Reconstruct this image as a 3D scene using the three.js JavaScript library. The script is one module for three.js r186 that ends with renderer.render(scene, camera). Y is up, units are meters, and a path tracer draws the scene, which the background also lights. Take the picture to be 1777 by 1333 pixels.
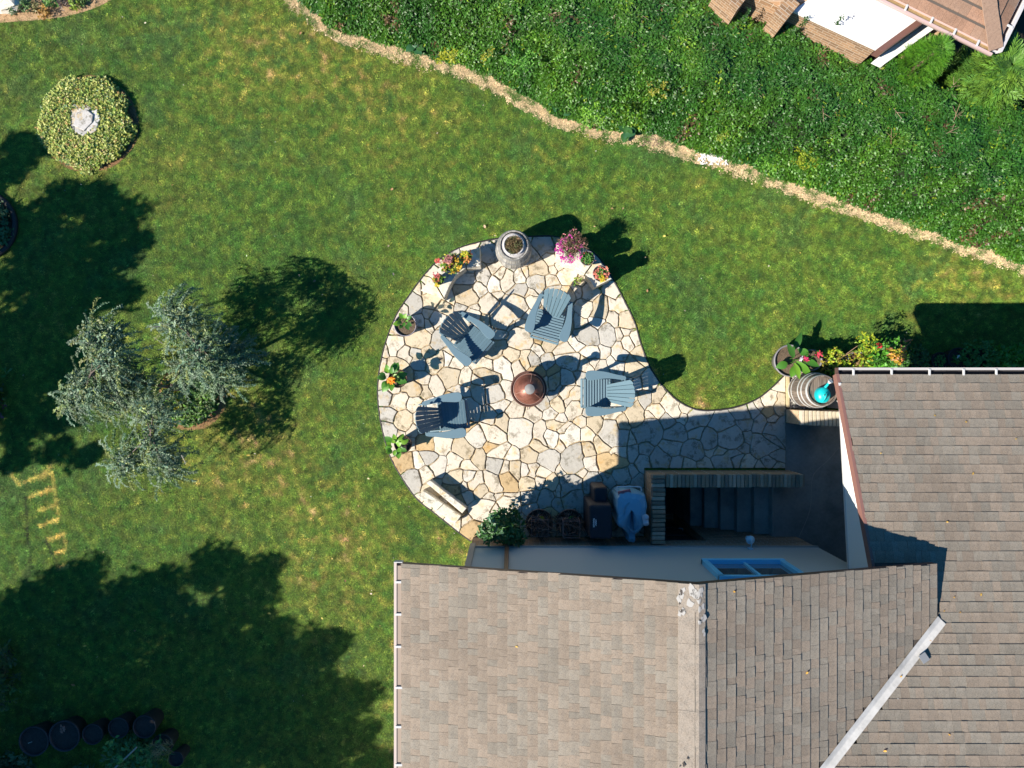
import * as THREE from 'three';
import { ImprovedNoise } from 'three/addons/math/ImprovedNoise.js';
import { mergeGeometries } from 'three/addons/utils/BufferGeometryUtils.js';
import { RoundedBoxGeometry } from 'three/addons/geometries/RoundedBoxGeometry.js';

// ------------------------------------------------------------------ camera, sky, sun, exposure
const H = 13, F = 1185;                       // drone height (m); focal length in pixels of a 1777-pixel-wide picture
const scene = new THREE.Scene();
const camera = new THREE.PerspectiveCamera(2 * Math.atan(666.5 / F) * 180 / Math.PI, 4 / 3, 0.1, 600);
camera.position.set(0, H, 0); camera.up.set(0, 0, -1); camera.lookAt(0, 0, 0);
const renderer = new THREE.WebGLRenderer({ antialias: true });
renderer.toneMapping = THREE.LinearToneMapping; renderer.toneMappingExposure = 1.98; renderer.shadowMap.enabled = true;
const SUN = new THREE.Vector3(-1.17, 1, 0.569);   // towards the sun: a metre of height throws 1.17 m to the right and 0.57 m up the picture
{
  const W = 512, R = 256, d = new Float32Array(W * R * 4), s = SUN.clone().normalize();
  const mix = (a, b, t) => a + (b - a) * t, zen = [0.009, 0.070, 0.185], hor = [0.04, 0.13, 0.25], gnd = [0.05, 0.06, 0.04];
  for (let j = 0; j < R; j++) for (let i = 0; i < W; i++) {
    const up = ((j + 0.5) / R - 0.5) * Math.PI, az = ((i + 0.5) / W - 0.5) * 2 * Math.PI, y = Math.sin(up);
    const c = Math.cos(az) * Math.cos(up) * s.x + y * s.y + Math.sin(az) * Math.cos(up) * s.z, g = Math.pow(Math.max(0, c), 12);
    for (let k = 0; k < 3; k++) d[(j * W + i) * 4 + k] = y > 0 ? mix(hor[k], zen[k], Math.pow(y, 0.5)) * (1 + 0.7 * g) : gnd[k];
    d[(j * W + i) * 4 + 3] = 1;
  }
  const sky = new THREE.DataTexture(d, W, R, THREE.RGBAFormat, THREE.FloatType);
  sky.mapping = THREE.EquirectangularReflectionMapping; sky.magFilter = THREE.LinearFilter; sky.needsUpdate = true;
  scene.background = sky; scene.environment = sky;
}
const sun = new THREE.DirectionalLight(new THREE.Color().setRGB(1, 0.925, 0.80), 4.5);
sun.position.copy(SUN).multiplyScalar(25); sun.castShadow = true;
Object.assign(sun.shadow.camera, { left: -18, right: 18, top: 18, bottom: -18, far: 90 }); sun.shadow.mapSize.set(4096, 4096);
scene.add(sun, sun.target);

// ------------------------------------------------------------------ helpers
const V = (x, y, z) => new THREE.Vector3(x, y, z);
const P = (px, py, h = 0) => V((px - 888.5) * (H - h) / F, h, (py - 666.5) * (H - h) / F);    // where a sight line of the survey picture meets height h
const rnd = (seed) => () => { seed = (seed + 0x6d2b79f5) | 0; let t = Math.imul(seed ^ (seed >>> 15), 1 | seed); t = (t + Math.imul(t ^ (t >>> 7), 61 | t)) ^ t; return ((t ^ (t >>> 14)) >>> 0) / 4294967296; };
const noise = new ImprovedNoise(), N = (x, z, s, o = 0) => noise.noise(x / s + 31.7 * o, o * 7.31 + 0.37, z / s - 17.3 * o);
const clamp = THREE.MathUtils.clamp, lerp = THREE.MathUtils.lerp, sstep = THREE.MathUtils.smoothstep;
const mixc = (a, b, t) => [lerp(a[0], b[0], t), lerp(a[1], b[1], t), lerp(a[2], b[2], t)];
const taken = {};
const numbered = (n) => { taken[n] = (taken[n] ?? -1) + 1; return taken[n] ? `${n}_${String(taken[n]).padStart(3, '0')}` : n; };
const shade = (o) => { o.castShadow = o.receiveShadow = true; return o; };
function tag(o, label, category, group, kind) {
  if (label) o.userData.label = label; if (category) o.userData.category = category; if (group) o.userData.group = group; if (kind) o.userData.kind = kind; return o;
}
function thing(name, label, category, pos = V(0, 0, 0), turn = 0, group) {
  const g = new THREE.Group(); g.name = numbered(name); g.position.copy(pos); g.rotation.y = turn; scene.add(g); return tag(g, label, category, group);
}
function part(parent, name, geo, mat, pos, turn) {
  const m = shade(new THREE.Mesh(geo, mat)); m.name = parent === scene ? numbered(name) : name;
  if (pos) m.position.copy(pos); if (turn !== undefined) m.rotation.y = turn; parent.add(m); return m;
}
const lin = (r, g, b) => new THREE.Color().setRGB(r, g, b);
const mat = (r, g, b, rough = 0.8, extra = {}) => new THREE.MeshStandardMaterial({ color: lin(r, g, b), roughness: rough, ...extra });
function tex(w, h, f, repeat = true, srgb = true) {     // f(u, v) -> linear rgb
  const d = new Uint8Array(w * h * 4), enc = (c) => 255 * (srgb ? (c <= 0.0031308 ? 12.92 * c : 1.055 * Math.pow(c, 1 / 2.4) - 0.055) : c);
  for (let j = 0; j < h; j++) for (let i = 0; i < w; i++) {
    const c = f((i + 0.5) / w, (j + 0.5) / h), o = (j * w + i) * 4;
    for (let k = 0; k < 3; k++) d[o + k] = clamp(enc(clamp(c[k], 0, 1)), 0, 255); d[o + 3] = 255;
  }
  const t = new THREE.DataTexture(d, w, h); t.magFilter = THREE.LinearFilter; t.minFilter = THREE.LinearMipmapLinearFilter; t.generateMipmaps = true;
  t.wrapS = t.wrapT = repeat ? THREE.RepeatWrapping : THREE.ClampToEdgeWrapping; if (srgb) t.colorSpace = THREE.SRGBColorSpace; t.needsUpdate = true; return t;
}
// noise that tiles over the unit square
const tn = (u, v, s, o = 0) => { const a = u * s, b = v * s, x = u, y = v, q = (i, j) => noise.noise(a - i * s + 13.1 * o, 3.7 * o + 0.5, b - j * s + 9.2 * o); return q(0, 0) * (1 - x) * (1 - y) + q(1, 0) * x * (1 - y) + q(0, 1) * (1 - x) * y + q(1, 1) * x * y; };
const hash = (i, j) => { let n = Math.imul(i, 374761393) + Math.imul(j, 668265263); n = Math.imul(n ^ (n >>> 13), 1274126177); return ((n ^ (n >>> 16)) >>> 0) / 4294967296; };
const grain = (u, v, n) => hash(Math.floor(u * n), Math.floor(v * n));
const uvXZ = (geo, s = 1) => { const p = geo.attributes.position, a = new Float32Array(p.count * 2); for (let i = 0; i < p.count; i++) { a[2 * i] = p.getX(i) / s; a[2 * i + 1] = p.getZ(i) / s; } geo.setAttribute('uv', new THREE.BufferAttribute(a, 2)); return geo; };
const uvBox = (geo, s = 1) => { const p = geo.attributes.position, n = geo.attributes.normal, a = new Float32Array(p.count * 2); for (let i = 0; i < p.count; i++) { const x = Math.abs(n.getX(i)), y = Math.abs(n.getY(i)), z = Math.abs(n.getZ(i)); a[2 * i] = (x > y && x > z ? p.getZ(i) : p.getX(i)) / s; a[2 * i + 1] = (y >= x && y >= z ? p.getZ(i) : p.getY(i)) / s; } geo.setAttribute('uv', new THREE.BufferAttribute(a, 2)); return geo; };
const box = (w, h, d, x = 0, y = 0, z = 0) => new THREE.BoxGeometry(w, h, d).translate(x, y, z);
const rbox = (w, h, d, x = 0, y = 0, z = 0, r = 0.01) => new RoundedBoxGeometry(w, h, d, 1, r).translate(x, y, z);
const bare = (g) => { const k = g.index ? g.toNonIndexed() : g.clone(); for (const n of Object.keys(k.attributes)) if (!['position', 'normal', 'uv'].includes(n)) k.deleteAttribute(n); return k; };
const merge = (list) => mergeGeometries(list.map(bare));
function tube(a, b, r0, r1 = r0, seg = 8) {
  const d = b.clone().sub(a), g = new THREE.CylinderGeometry(r1, r0, d.length(), seg, 1).translate(0, d.length() / 2, 0);
  return g.applyQuaternion(new THREE.Quaternion().setFromUnitVectors(V(0, 1, 0), d.normalize())).translate(a.x, a.y, a.z);
}
const path = (pts, r, n = 24, seg = 6, closed = false) => new THREE.TubeGeometry(new THREE.CatmullRomCurve3(pts, closed), n, r, seg, closed);
function soup(tris, uvs) { const g = new THREE.BufferGeometry(); g.setAttribute('position', new THREE.Float32BufferAttribute(tris, 3)); g.setAttribute('uv', new THREE.Float32BufferAttribute(uvs ?? new Array(tris.length / 3 * 2).fill(0), 2)); g.computeVertexNormals(); return g; }
const flip = (g) => { for (const n of ['position', 'normal', 'uv']) { const at = g.attributes[n]; if (!at) continue; const a = at.array, s = at.itemSize; for (let i = 0; i < a.length; i += 3 * s) for (let k = 0; k < s; k++) { const t = a[i + s + k]; a[i + s + k] = a[i + 2 * s + k]; a[i + 2 * s + k] = t; } } return g; };
const flat = (pts, y, holes = []) => {    // a level sheet from world points
  const s = new THREE.Shape(pts.map((p) => new THREE.Vector2(p.x, -p.z))); s.holes = holes.map((h) => new THREE.Path(h.map((p) => new THREE.Vector2(p.x, -p.z))));
  return uvXZ(new THREE.ShapeGeometry(s).rotateX(-Math.PI / 2).translate(0, y, 0));
};
const slab = (pts, y0, y1, bevel = 0) => {   // a solid of that outline between two heights
  const s = new THREE.Shape(pts.map((p) => new THREE.Vector2(p.x, -p.z)));
  return uvBox(new THREE.ExtrudeGeometry(s, { depth: y1 - y0 - 2 * bevel, bevelEnabled: bevel > 0, bevelSize: bevel, bevelThickness: bevel, bevelOffset: -bevel, bevelSegments: 2 }).rotateX(-Math.PI / 2).translate(0, y0 + bevel, 0));
};
const inside = (poly, x, z) => { let c = false; for (let i = 0, j = poly.length - 1; i < poly.length; j = i++) { const a = poly[i], b = poly[j]; if ((a.z > z) !== (b.z > z) && x < ((b.x - a.x) * (z - a.z)) / (b.z - a.z) + a.x) c = !c; } return c; };
const segDist = (x, z, a, b) => { const dx = b.x - a.x, dz = b.z - a.z, t = clamp(((x - a.x) * dx + (z - a.z) * dz) / (dx * dx + dz * dz), 0, 1); return Math.hypot(x - a.x - t * dx, z - a.z - t * dz); };
const lineDist = (pts, x, z) => { let d = 1e9; for (let i = 1; i < pts.length; i++) d = Math.min(d, segDist(x, z, pts[i - 1], pts[i])); return d; };
const smooth = (pts, n, closed = false) => new THREE.CatmullRomCurve3(pts, closed, 'centripetal').getPoints(n);
const pl = (list, h = 0) => { const o = []; for (let i = 0; i < list.length; i += 2) o.push(P(list[i], list[i + 1], h)); return o; };

// leaves
function leafGeo(len, wid, fold = 0.2, curl = 0.2, seg = 3) {     // lies along +z from the stalk, face up
  const pos = [], idx = [];
  for (let i = 0; i <= seg; i++) {
    const t = i / seg, w = wid / 2 * Math.pow(Math.sin(Math.PI * Math.min(0.999, 0.06 + 0.94 * t)), 0.8), y = -curl * len * t * t;
    pos.push(-w, y + fold * w, t * len, 0, y, t * len, w, y + fold * w, t * len);
    if (i) { const a = (i - 1) * 3, b = i * 3; idx.push(a, b, a + 1, a + 1, b, b + 1, a + 1, b + 1, a + 2, a + 2, b + 1, b + 2); }
  }
  const g = new THREE.BufferGeometry(); g.setAttribute('position', new THREE.Float32BufferAttribute(pos, 3)); g.setAttribute('uv', new THREE.Float32BufferAttribute(new Array(pos.length / 3 * 2).fill(0), 2)); g.setIndex(idx); g.computeVertexNormals(); return g;
}
const E = new THREE.Euler(), Q = new THREE.Quaternion(), M4 = new THREE.Matrix4(), C = new THREE.Color();
function clusterGeo(R, n, spread, len, wid, up = 0.6) {
  const list = [];
  for (let i = 0; i < n; i++) {
    const l = leafGeo(len * (0.7 + 0.6 * R()), wid * (0.7 + 0.6 * R()), 0.25, 0.25 * R(), 2);
    l.rotateX(-Math.PI / 2 * up * (R() * 1.2 - 0.15)).rotateZ((R() - 0.5) * 1.2).rotateY(R() * 6.283);
    const r = spread * Math.cbrt(R()), a = R() * 6.283, b = Math.acos(2 * R() - 1);
    list.push(bare(l.translate(r * Math.sin(b) * Math.cos(a), r * Math.cos(b) * 0.8, r * Math.sin(b) * Math.sin(a))));
  }
  return mergeGeometries(list);
}
const leafMat = new THREE.MeshPhysicalMaterial({ color: 0xffffff, roughness: 0.55, transmission: 0.22, thickness: 0, side: THREE.DoubleSide });
const glossLeaf = new THREE.MeshPhysicalMaterial({ color: 0xffffff, roughness: 0.46, transmission: 0.15, thickness: 0, side: THREE.DoubleSide });
const petalMat = new THREE.MeshPhysicalMaterial({ color: 0xffffff, roughness: 0.7, transmission: 0.25, thickness: 0, side: THREE.DoubleSide });
function scatter(parent, name, geo, m, list, kind) {    // list of {p, s, e:[x,y,z] or q, c}
  const im = shade(new THREE.InstancedMesh(geo, m, list.length)); im.name = parent === scene ? numbered(name) : name;
  list.forEach((o, i) => { if (o.q) Q.copy(o.q); else Q.setFromEuler(E.set(...(o.e ?? [0, 0, 0]))); im.setMatrixAt(i, M4.compose(o.p, Q, typeof o.s === 'number' ? C_S.setScalar(o.s) : o.s)); im.setColorAt(i, C.setRGB(...o.c)); });
  if (kind) im.userData.kind = kind; parent.add(im); return im;
}
const C_S = V(1, 1, 1);
const jit = (c, R, a = 0.3, hue = 0.12) => { const k = 1 + (R() * 2 - 1) * a; return [Math.max(0, c[0] * k * (1 + (R() * 2 - 1) * hue)), Math.max(0, c[1] * k), Math.max(0, c[2] * k * (1 + (R() * 2 - 1) * hue))]; };
function blobPoint(R, b, shell = 0.55) { const a = R() * 6.283, t = Math.acos(2 * R() - 1), r = Math.pow(shell + (1 - shell) * R(), 0.7); return V(b.x + b.rx * r * Math.sin(t) * Math.cos(a), b.y + b.ry * r * Math.cos(t), b.z + (b.rz ?? b.rx) * r * Math.sin(t) * Math.sin(a)); }

const weedMats = [[0.03, 0.11, 0.03], [0.05, 0.15, 0.035], [0.035, 0.13, 0.05]].map((c) => new THREE.MeshPhysicalMaterial({ color: lin(...c), roughness: 0.5, transmission: 0.15, thickness: 0, side: THREE.DoubleSide }));
// ------------------------------------------------------------------ outlines of the setting
const patioEdge = [...smooth(pl([818, 938, 796, 922, 760, 893, 724, 864, 700, 830, 681, 797, 668, 758, 659, 712, 657, 670, 663, 625, 673, 588, 690, 546, 711, 514, 736, 480, 762, 453, 795, 433, 835, 421, 878, 414, 920, 412, 962, 412, 1000, 425, 1033, 443, 1057, 476, 1081, 520, 1100, 560, 1112, 600, 1126, 636, 1146, 667, 1174, 695, 1206, 711, 1240, 713, 1282, 706, 1314, 693, 1341, 672, 1362, 651]), 150), P(1362, 651), P(1362, 812), V(2.51, 0, P(0, 812).z), V(2.51, 0, 2.9), V(-0.7, 0, 2.9)];
const patioCurve = patioEdge.slice(0, 151);
const WELL = { x0: 2.757, x1: 4.975, z0: 1.85, z1: 2.905 };
const bedRound = { c: P(157, 216), r: 0.89 }, bedTree = { c: P(333, 688), r: 0.63 }, bedLeft = { c: P(-27, 392), r: 0.62 };
const bedTop = smooth(pl([-60, 45, 0, 40, 40, 37, 90, 33, 135, 24, 170, 12, 200, -4, 225, -30]), 60);
const soilLine = smooth(pl([470, -40, 515, 0, 548, 28, 580, 52, 640, 72, 690, 90, 745, 106, 800, 118, 850, 140, 900, 168, 935, 186, 965, 203, 1010, 216, 1060, 229, 1110, 238, 1150, 246, 1200, 262, 1260, 284, 1330, 308, 1400, 332, 1460, 352, 1530, 376, 1600, 402, 1680, 428, 1740, 448, 1800, 472, 1900, 510]), 420);
const soilW = (x, z) => 0.10 + 0.07 * N(x, z, 0.9, 3) + 0.10 * N(x, z, 0.25, 4) + 0.07 * N(x, z, 0.1, 14);

// ------------------------------------------------------------------ lawn colours
const dryList = [[430, 170, 130, 0.45], [600, 90, 110, 0.5], [700, 200, 130, 0.3], [330, 20, 120, 0.3], [1690, 490, 90, 0.55], [1560, 500, 70, 0.3], [1215, 311, 14, 1.0], [560, 860, 150, 0.4], [640, 960, 90, 0.35], [800, 965, 34, 1.5], [770, 930, 22, 0.7], [690, 1130, 18, 1.3], [686, 1235, 16, 1.3], [690, 1040, 18, 0.7], [680, 1310, 20, 1.2], [1205, 703, 28, 0.9], [1098, 566, 12, 0.9], [1108, 600, 10, 0.9], [1122, 640, 12, 0.9], [860, 407, 20, 0.7], [720, 496, 12, 0.6], [730, 880, 12, 0.8], [730, 905, 14, 0.7], [757, 935, 14, 0.9], [420, 760, 80, 0.35], [300, 590, 60, 0.3], [200, 880, 60, 0.2], [540, 880, 30, 0.4], [260, 30, 40, 0.3], [1000, 230, 50, 0.3], [940, 260, 60, 0.3], [130, 230, 110, 0.15], [1330, 640, 30, 0.3], [520, 1000, 24, 0.5], [480, 790, 50, 0.3]].map(([x, y, r, k]) => ({ c: P(x, y), r: r / 91.15, k }));
const ladder = [[42, 837, 75, 824, .8], [75, 824, 89, 807, .8], [70, 829, 91, 820, .7], [53, 862, 94, 848, .8], [68, 886, 97, 876, .6], [70, 912, 103, 900, 1], [82, 937, 111, 926, 1], [97, 960, 113, 954, .9], [103, 987, 117, 981, .9], [90, 822, 101, 890, .4], [111, 927, 114, 945, .5], [16, 818, 34, 842, .6]].map(([a, b, c, d, k]) => ({ a: P(a, b), b: P(c, d), k }));
const darkLines = [[45, 862, 48, 935], [79, 937, 102, 985], [50, 940, 54, 985]].map(([a, b, c, d]) => ({ a: P(a, b), b: P(c, d) }));  // narrow near-black lines drawn into the lawn colour
function lawnColor(x, z) {
  const big = N(x, z, 2.6, 1), mid = N(x, z, 0.62, 2), fine = N(x, z, 0.21, 5), tiny = N(x, z, 0.075, 6);
  let lad = 0, dry = 0.22 + 0.55 * big + 0.36 * mid + 0.72 * fine + 0.5 * tiny;
  for (const d of dryList) { const q = ((x - d.c.x) ** 2 + (z - d.c.z) ** 2) / (d.r * d.r); if (q < 6) dry += d.k * Math.exp(-q) * (0.75 + 0.7 * fine + 0.4 * tiny); }
  for (const l of ladder) { const q = segDist(x, z, l.a, l.b); if (q < 0.08) lad = Math.max(lad, l.k * (1 - sstep(q + 0.02 * tiny, 0.012, 0.042))); }
  let c = mixc([0.074, 0.196, 0.022], [0.146, 0.246, 0.026], sstep(dry, -0.25, 0.45));
  c = mixc(c, [0.34, 0.33, 0.055], 0.72 * sstep(dry, 0.45, 1.25));
  c = mixc(c, [0.60, 0.41, 0.17], sstep(dry, 1.1, 1.8));
  const cool = sstep(N(x, z, 1.1, 8) + 0.5 * N(x, z, 0.3, 9), 0.1, 0.6); c = mixc(c, [0.072, 0.182, 0.042], 0.5 * cool * (1 - sstep(dry, 0.4, 0.9)));
  if (lad > 0) c = mixc(c, [0.95, 0.74, 0.17], Math.min(1, 1.2 * lad));
  for (const l of darkLines) { const q = segDist(x, z, l.a, l.b); if (q < 0.06) c = mixc(c, [0.012, 0.02, 0.006], 0.8 * (1 - sstep(q, 0.012, 0.035))); }
  const k = 1 + 0.42 * N(x, z, 0.14, 11) + 0.34 * N(x, z, 0.05, 12) + 0.14 * N(x, z, 0.9, 13); return [c[0] * k, c[1] * k, c[2] * k];
}
const LW = 21, LD = 16;
const lawnMap = tex(2048, 1536, (u, v) => { const x = (u - 0.5) * LW, z = (v - 0.5) * LD, c = lawnColor(x, z), g = 0.55 + 0.5 * hash(Math.floor(u * 2048), Math.floor(v * 1536)); return [c[0] * g, c[1] * g, c[2] * g]; }, true);
lawnMap.wrapS = lawnMap.wrapT = THREE.MirroredRepeatWrapping;
const concreteMap = tex(1024, 1024, (u, v) => { const k = 0.8 + 0.35 * tn(u, v, 3, 1) + 0.25 * tn(u, v, 9, 2) + 0.15 * tn(u, v, 40, 3) + 0.14 * (grain(u, v, 512) - 0.5); return [k, k * 0.98, k * 0.94]; });
const stoneMap = tex(1024, 1024, (u, v) => {
  const s = sstep(tn(u, v, 7, 1) + 0.7 * tn(u, v, 19, 2) + 0.5 * tn(u, v, 50, 4), 0.0, 0.6), o = sstep(tn(u, v, 5, 5) + 0.5 * tn(u, v, 23, 6), 0.1, 0.55), k = 0.93 + 0.14 * tn(u, v, 30, 7) + 0.10 * (grain(u, v, 512) - 0.5) + 0.10 * tn(u, v, 90, 8);
  const pit = sstep(tn(u, v, 60, 9) + 0.4 * tn(u, v, 14, 3), 0.42, 0.6);
  let c = mixc([1.04, 1.03, 1.02], [0.52, 0.50, 0.45], s); c = mixc(c, [1, 0.78, 0.44], o * 0.7); c = mixc(c, [0.40, 0.37, 0.31], pit * 0.6); return [c[0] * k, c[1] * k, c[2] * k];
});
const shingleMap = tex(512, 512, (u, v) => { const k = 0.88 + 0.75 * (grain(u, v, 200) - 0.5) + 0.3 * tn(u, v, 6, 1) + 0.35 * tn(u, v, 22, 2), w = 0.06 * tn(u, v, 11, 3); return [k * (1 + w), k, k * (1 - w)]; });
const soilMap = tex(512, 512, (u, v) => { const k = 0.75 + 0.5 * tn(u, v, 8, 1) + 0.5 * tn(u, v, 30, 2) + 0.7 * (grain(u, v, 128) - 0.5); return [k, k * 0.97, k * 0.92]; });
const woodMap = tex(512, 512, (u, v) => { const k = 0.8 + 0.5 * tn(u, v * 0.12, 40, 1) + 0.35 * noise.noise(u * 60, v * 5, 2) + 0.2 * (grain(u, v * 0.1, 256) - 0.5); return [k, k * 0.97, k * 0.93]; });
const brickMap = tex(512, 512, (u, v) => { const row = Math.floor(v * 13), x = u * 5 + (row % 2) * 0.5, mx = x - Math.floor(x), my = v * 13 - row, joint = mx < 0.035 || my < 0.13, k = 0.7 + 0.6 * hash(Math.floor(x) % 5, row) + 0.25 * tn(u, v, 40, 1); return joint ? [1.0, 0.95, 0.85] : [0.62 * k, 0.40 * k, 0.24 * k]; });
const sandMap = tex(512, 512, (u, v) => { const k = 0.92 + 0.3 * tn(u, v, 8, 1) + 0.3 * tn(u, v, 30, 2) + 0.3 * (grain(u, v, 160) - 0.5); return [k, k * 0.98, k * 0.94]; });
const bumpMap = tex(512, 512, (u, v) => { const k = 0.5 + 0.35 * tn(u, v, 20, 1) + 0.25 * tn(u, v, 60, 2) + 0.2 * (grain(u, v, 256) - 0.5); return [k, k, k]; }, true, false);
const rep = (t, n) => { const c = t.clone(); c.repeat.set(n, n); c.needsUpdate = true; return c; };

// ------------------------------------------------------------------ ground, lawn, grass
const wellHole = [V(WELL.x0, 0, WELL.z0), V(WELL.x1, 0, WELL.z0), V(WELL.x1, 0, 3.6), V(WELL.x0, 0, 3.6)];
{
  const g = flat([V(-10.5, 0, -8), V(10.5, 0, -8), V(10.5, 0, 8), V(-10.5, 0, 8)], 0, [wellHole]), p = g.attributes.position, uv = g.attributes.uv;
  for (let i = 0; i < p.count; i++) uv.setXY(i, p.getX(i) / LW + 0.5, p.getZ(i) / LD + 0.5);
  part(scene, 'lawn', g, new THREE.MeshStandardMaterial({ map: lawnMap, roughness: 1, bumpMap: rep(bumpMap, 30), bumpScale: 0.02 })).userData.kind = 'structure';
  const far = flat([V(-250, 0, -250), V(250, 0, -250), V(250, 0, 250), V(-250, 0, 250)], -0.02, [[V(-10, 0, -7.6), V(10, 0, -7.6), V(10, 0, 7.6), V(-10, 0, 7.6)]]);
  part(scene, 'ground', far, mat(0.045, 0.085, 0.013, 1)).userData.kind = 'structure';
}
const houseFoot = (x, z) => (x > -0.76 && z > 2.88) || (x > 5.2 && z > 0.35) || (x > 2.5 && z > 1.6);
const padZone = (x, z) => x > 5.1 && z > -0.2;
{
  const R = rnd(11), list = [], soil = pl([470, -40]);
  const fp = (px, py) => P(px, py);
  let n = 0;
  while (list.length < 185000 && n++ < 900000) {
    const x = (R() - 0.5) * 20.2, z = (R() - 0.5) * 15.2;
    if (houseFoot(x, z) || padZone(x, z) || inside(patioEdge, x, z)) continue;
    if (Math.hypot(x - bedRound.c.x, z - bedRound.c.z) < bedRound.r + 0.02 || Math.hypot(x - bedTree.c.x, z - bedTree.c.z) < bedTree.r || Math.hypot(x - bedLeft.c.x, z - bedLeft.c.z) < bedLeft.r) continue;
    if (z < -6 && x < -7 && inside([...bedTop, V(-10, 0, -9), V(-11, 0, -9)], x, z)) continue;
    if (x > -4.8) { // hedge side of the soil line
      let best = 1e9, side = 1; for (let i = 1; i < soilLine.length; i++) { const d = segDist(x, z, soilLine[i - 1], soilLine[i]); if (d < best) { best = d; const a = soilLine[i - 1], b = soilLine[i]; side = (b.x - a.x) * (z - a.z) - (b.z - a.z) * (x - a.x); } }
      if (side < 0 || best < soilW(x, z) * (0.15 + 1.05 * R())) continue;
    }
    const c = lawnColor(x, z), dry = c[0] / c[1]; if (dry > 1.35 && R() < 0.7) continue;
    const straw = R() < 0.06, k = (0.42 + 1.5 * R() * R()) * (straw ? 1.9 : 1); if (straw) { c[0] *= 1.35; c[2] *= 1.3; }
    list.push({ p: V(x, 0, z), s: V(0.7 + 0.6 * R(), 0.6 + 0.7 * R(), 0.7 + 0.6 * R()), e: [0, R() * 6.283, 0], c: [c[0] * k * (0.92 + 0.2 * R()), c[1] * k, c[2] * k] });
  }
  for (let i = 0; i < 2600; i++) { const k = Math.floor(R() * 150), a = patioCurve[k], b = patioCurve[k + 1], p = a.clone().lerp(b, R()), d = b.clone().sub(a).normalize(), o = -0.025 + 0.09 * R() * R(); p.add(V(d.z * o, 0.006, -d.x * o)); const c = lawnColor(p.x, p.z), q = 0.6 + 0.9 * R(); list.push({ p, s: 0.7 + 0.7 * R(), e: [0, R() * 6.28, 0], c: c.map((v) => v * q) }); }
  for (let i = 0; i < 90; i++) { const p = V(-2.4 + 6.4 * R(), 0.012, -2.6 + 4.4 * R()); if (!inside(patioEdge, p.x, p.z)) continue; for (let j = 0; j < 3; j++) list.push({ p: V(p.x + (R() - 0.5) * 0.07, 0.012, p.z + (R() - 0.5) * 0.07), s: 0.5 + 0.5 * R(), e: [0, R() * 6.28, 0], c: jit([0.10, 0.16, 0.03], R, 0.4) }); }
  for (let i = 0; i < 5200; i++) { const k = Math.floor(R() * (soilLine.length - 1)), a = soilLine[k], b = soilLine[k + 1], p = a.clone().lerp(b, R()), d = b.clone().sub(a).normalize(), o = (R() + R() + R() - 1.5) * 0.17 - 0.02; p.add(V(-d.z * o, 0.008, d.x * o)); const q = 0.55 + 0.9 * R(), g = N(p.x, p.z, 0.2, 51) + 0.3 * (R() - 0.5) > 0.18; list.push({ p, s: 0.8 + 0.8 * R(), e: [0, R() * 6.28, 0], c: (g ? [0.10, 0.19, 0.03] : [0.72, 0.55, 0.33]).map((v) => v * q) }); }
  const blades = []; const B = rnd(5);
  for (let i = 0; i < 13; i++) {
    const a = B() * 6.283, r = 0.033 * Math.sqrt(B()), d = B() * 6.283, h = 0.007 + 0.016 * B(), lean = 0.022 + 0.03 * B(), w = 0.0042, x = r * Math.cos(a), z = r * Math.sin(a), cx = Math.cos(d), cz = Math.sin(d);
    blades.push(x - cz * w, 0, z + cx * w, x + cz * w, 0, z - cx * w, x + cx * lean, h, z + cz * lean);
  }
  const im = scatter(scene, 'grass', soup(blades), new THREE.MeshStandardMaterial({ color: 0xffffff, roughness: 0.75, side: THREE.DoubleSide }), list, 'stuff');
  tag(im, 'mown green lawn grass with dry yellow patches around the stone patio', 'grass');
}
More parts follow.
